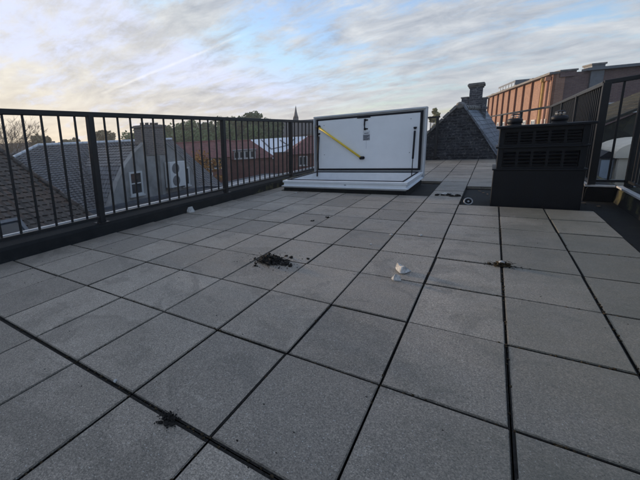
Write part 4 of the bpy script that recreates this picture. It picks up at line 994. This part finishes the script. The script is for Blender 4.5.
def chip(label, c, pts, h, seed):
    m = MB(); rnd = random.Random(seed); bot = [Vector((c[0]+x, c[1]+y, .0005)) for x, y in pts]
    top = [Vector((c[0]+x*.55+rnd.uniform(-.012, .012), c[1]+y*.55, h*rnd.uniform(.45, 1.15))) for x, y in pts]; n = len(pts)
    bm = bmesh.new(); vb = [bm.verts.new(p) for p in bot]; vt = [bm.verts.new(p) for p in top]
    bm.faces.new(vb[::-1]); bm.faces.new(vt)
    for k in range(n): bm.faces.new((vb[k], vb[(k+1) % n], vt[(k+1) % n], vt[k]))
    bmesh.ops.bevel(bm, geom=list(bm.edges), offset=.004, segments=1, affect='EDGES')
    m.bm(bm); return obj('mortar_chip', m, 'mortar', at=(c[0], c[1], 0), label=label, cat='chip')
chip('larger of two white mortar chips lying on the middle tiles', (-.56, 1.36), [(-.05, .05), (-.035, .0), (.0, -.06), (.03, -.045), (.065, .035)], .055, 1)
chip('smaller of two white mortar chips, on the joint before the larger chip', (-.56, 1.18), [(-.035, -.01), (-.01, -.035), (.034, -.02), (.012, .03), (-.012, .03)], .038, 2)
chip('pale mortar lump against the left roof edge below the second railing bay', (-3.50, 2.52), [(-.06, .02), (-.05, -.06), (.03, -.06), (.06, .0), (.02, .06)], .085, 3)
for k, (x, y, r, lab) in enumerate(((-1.32, -.59, .008, 'tiny white pebble on the wide joint at lower left'), (-.585, 2.41, .014, 'white pebble on a tile in front of the vent housing'), (-.82, 2.33, .012, 'small white pebble beside the joint left of the other pebble'),
                              (-2.78, 4.55, .016, 'white pebble close to the left front of the hatch'), (-2.62, 4.62, .011, 'smaller pale pebble at the foot of the hatch front'), (-.905, 1.93, .010, 'tiny pale pebble on the joint behind the mortar chips'))):
    m = MB(); rock(m, (x, y, r*.55), (r*1.2, r, r*.7), k+3, sub=2, amp=.3); obj('pebble', m, 'mortar', at=(x, y, 0), label=lab, cat='pebble', group='pebbles on the paving')
m = MB()
for k in range(5): rock(m, (-.70+k*.06, 4.92+random.uniform(-.06, .06), .012), (.045*random.uniform(.6, 1.2), .035, .016), k+9, sub=1, amp=.6)
obj('debris', m, 'soil', at=(-.6, 4.93, 0), label='dark scraps on the tile path between the hatch and the vent housing', cat='debris')
m = MB(); rock(m, (-.60, 4.95, .022), (.07, .04, .018), 2, amp=.5); obj('mortar_chip', m, 'mortar', at=(-.6, 4.95, 0), label='pale flat chip among the dark scraps on the tile path', cat='chip')
t = thing('roof_outlet', 'round grey roof outlet standing on edge by the bare strip left of the vent housing', 'roof drain', (-.31, 4.42, 0))
m = MB(); c = Vector((-.31, 4.42, .012)); n = Vector((.15, -.85, .5)).normalized(); e1 = n.cross(Vector((0, 0, 1))).normalized(); e2 = n.cross(e1)
m.tube([c+e1*.044*math.cos(2*math.pi*k/24)+e2*.044*math.sin(2*math.pi*k/24) for k in range(25)], .009, 8, False); obj('ring', m, 'steel', t)
m = MB(); m.tube([c-n*.02, c-n*.008], .043, 20); obj('disc', m, 'rubber', t)
m = MB(); m.tube([c-n*.008, c+n*.004], .012, 12); obj('hub', m, 'steel', t)
def soil_dust():
    rnd = random.Random(99); m = MB()
    for cx, cy, sx, sy, n in DUST:
        for k in range(n*7):
            r = rnd.uniform(.0012, .0042); rock(m, (cx+rnd.gauss(0, sx*2.0), cy+rnd.gauss(0, sy*1.7), r*.6), (r*1.5, r, r*.6), k, sub=1, amp=.4)
    for k in range(260):                                 # grit blown about the terrace
        x, y, r = rnd.uniform(-3.3, .75), rnd.uniform(-1.3, 4.2), rnd.uniform(.001, .0035)
        rock(m, (x, y, r*.5), (r*1.4, r, r*.6), k, sub=1, amp=.4)
    obj('soil_dust', m, 'soil', kind='stuff', label='fine soil crumbs and grit scattered over the paving', cat='grit')
soil_dust()
def dead_leaves():
    rnd = random.Random(77)
    spots = [(-.17, 5.55, 'dry leaf on the bare strip, left of the vent housing'), (-.22, 5.72, 'dry leaf at the back of the bare strip by the path'), (-.12, 5.42, 'dry brown leaf nearest the vent housing on the bare strip'), (.92, 4.75, 'dry leaf in the gutter behind the right roof edge corner'), (.82, 4.95, 'dry leaf under the jog of the right roof edge'), (-.95, 6.4, 'pale dry leaf on the membrane right of the hatch')]
    for x, y, lab in spots:
        m = MB(); a = rnd.uniform(0, 6.28); ca, sa = math.cos(a), math.sin(a); s_ = .035; z0 = -.044
        prof = [(-1, 0, .2), (-.5, .35, .5), (.2, .45, .35), (1, 0, .6), (.2, -.42, .1), (-.5, -.35, .3)]
        pts = [Vector((x+(u*ca-v*sa)*s_, y+(u*sa+v*ca)*s_, z0+.004+w*.018)) for u, v, w in prof]
        m.prism(pts, (0, 0, .0012)); obj('dry_leaf', m, 'leafdry', at=(x, y, z0), label=lab, cat='leaf', group='dry leaves on the bare roof')
dead_leaves()

# ------------------------------------------------------------------ thin veil, added to stand in for lens flare
def flare_haze():
    m = bpy.data.materials.new('flare_haze'); m.use_nodes = True; n = NT(m.node_tree)
    v = n.add('ShaderNodeVolumePrincipled', {'Color': (0.86, 0.92, 1.0), 'Density': 0.0010, 'Anisotropy': 0.4})
    n.l.new(v.outputs[0], n.add('ShaderNodeOutputMaterial').inputs['Volume'])
    b = MB(); b.box(-130, 90, -60, 170, -9, 14); me = b.mesh('flare_haze'); me.materials.append(m)
    o = bpy.data.objects.new('flare_haze', me); COL.objects.link(o); o['kind'] = 'stuff'; o['label'] = 'thin pale veil added over the far roofs and trees in place of lens flare'; o['category'] = 'flare_haze'
flare_haze()
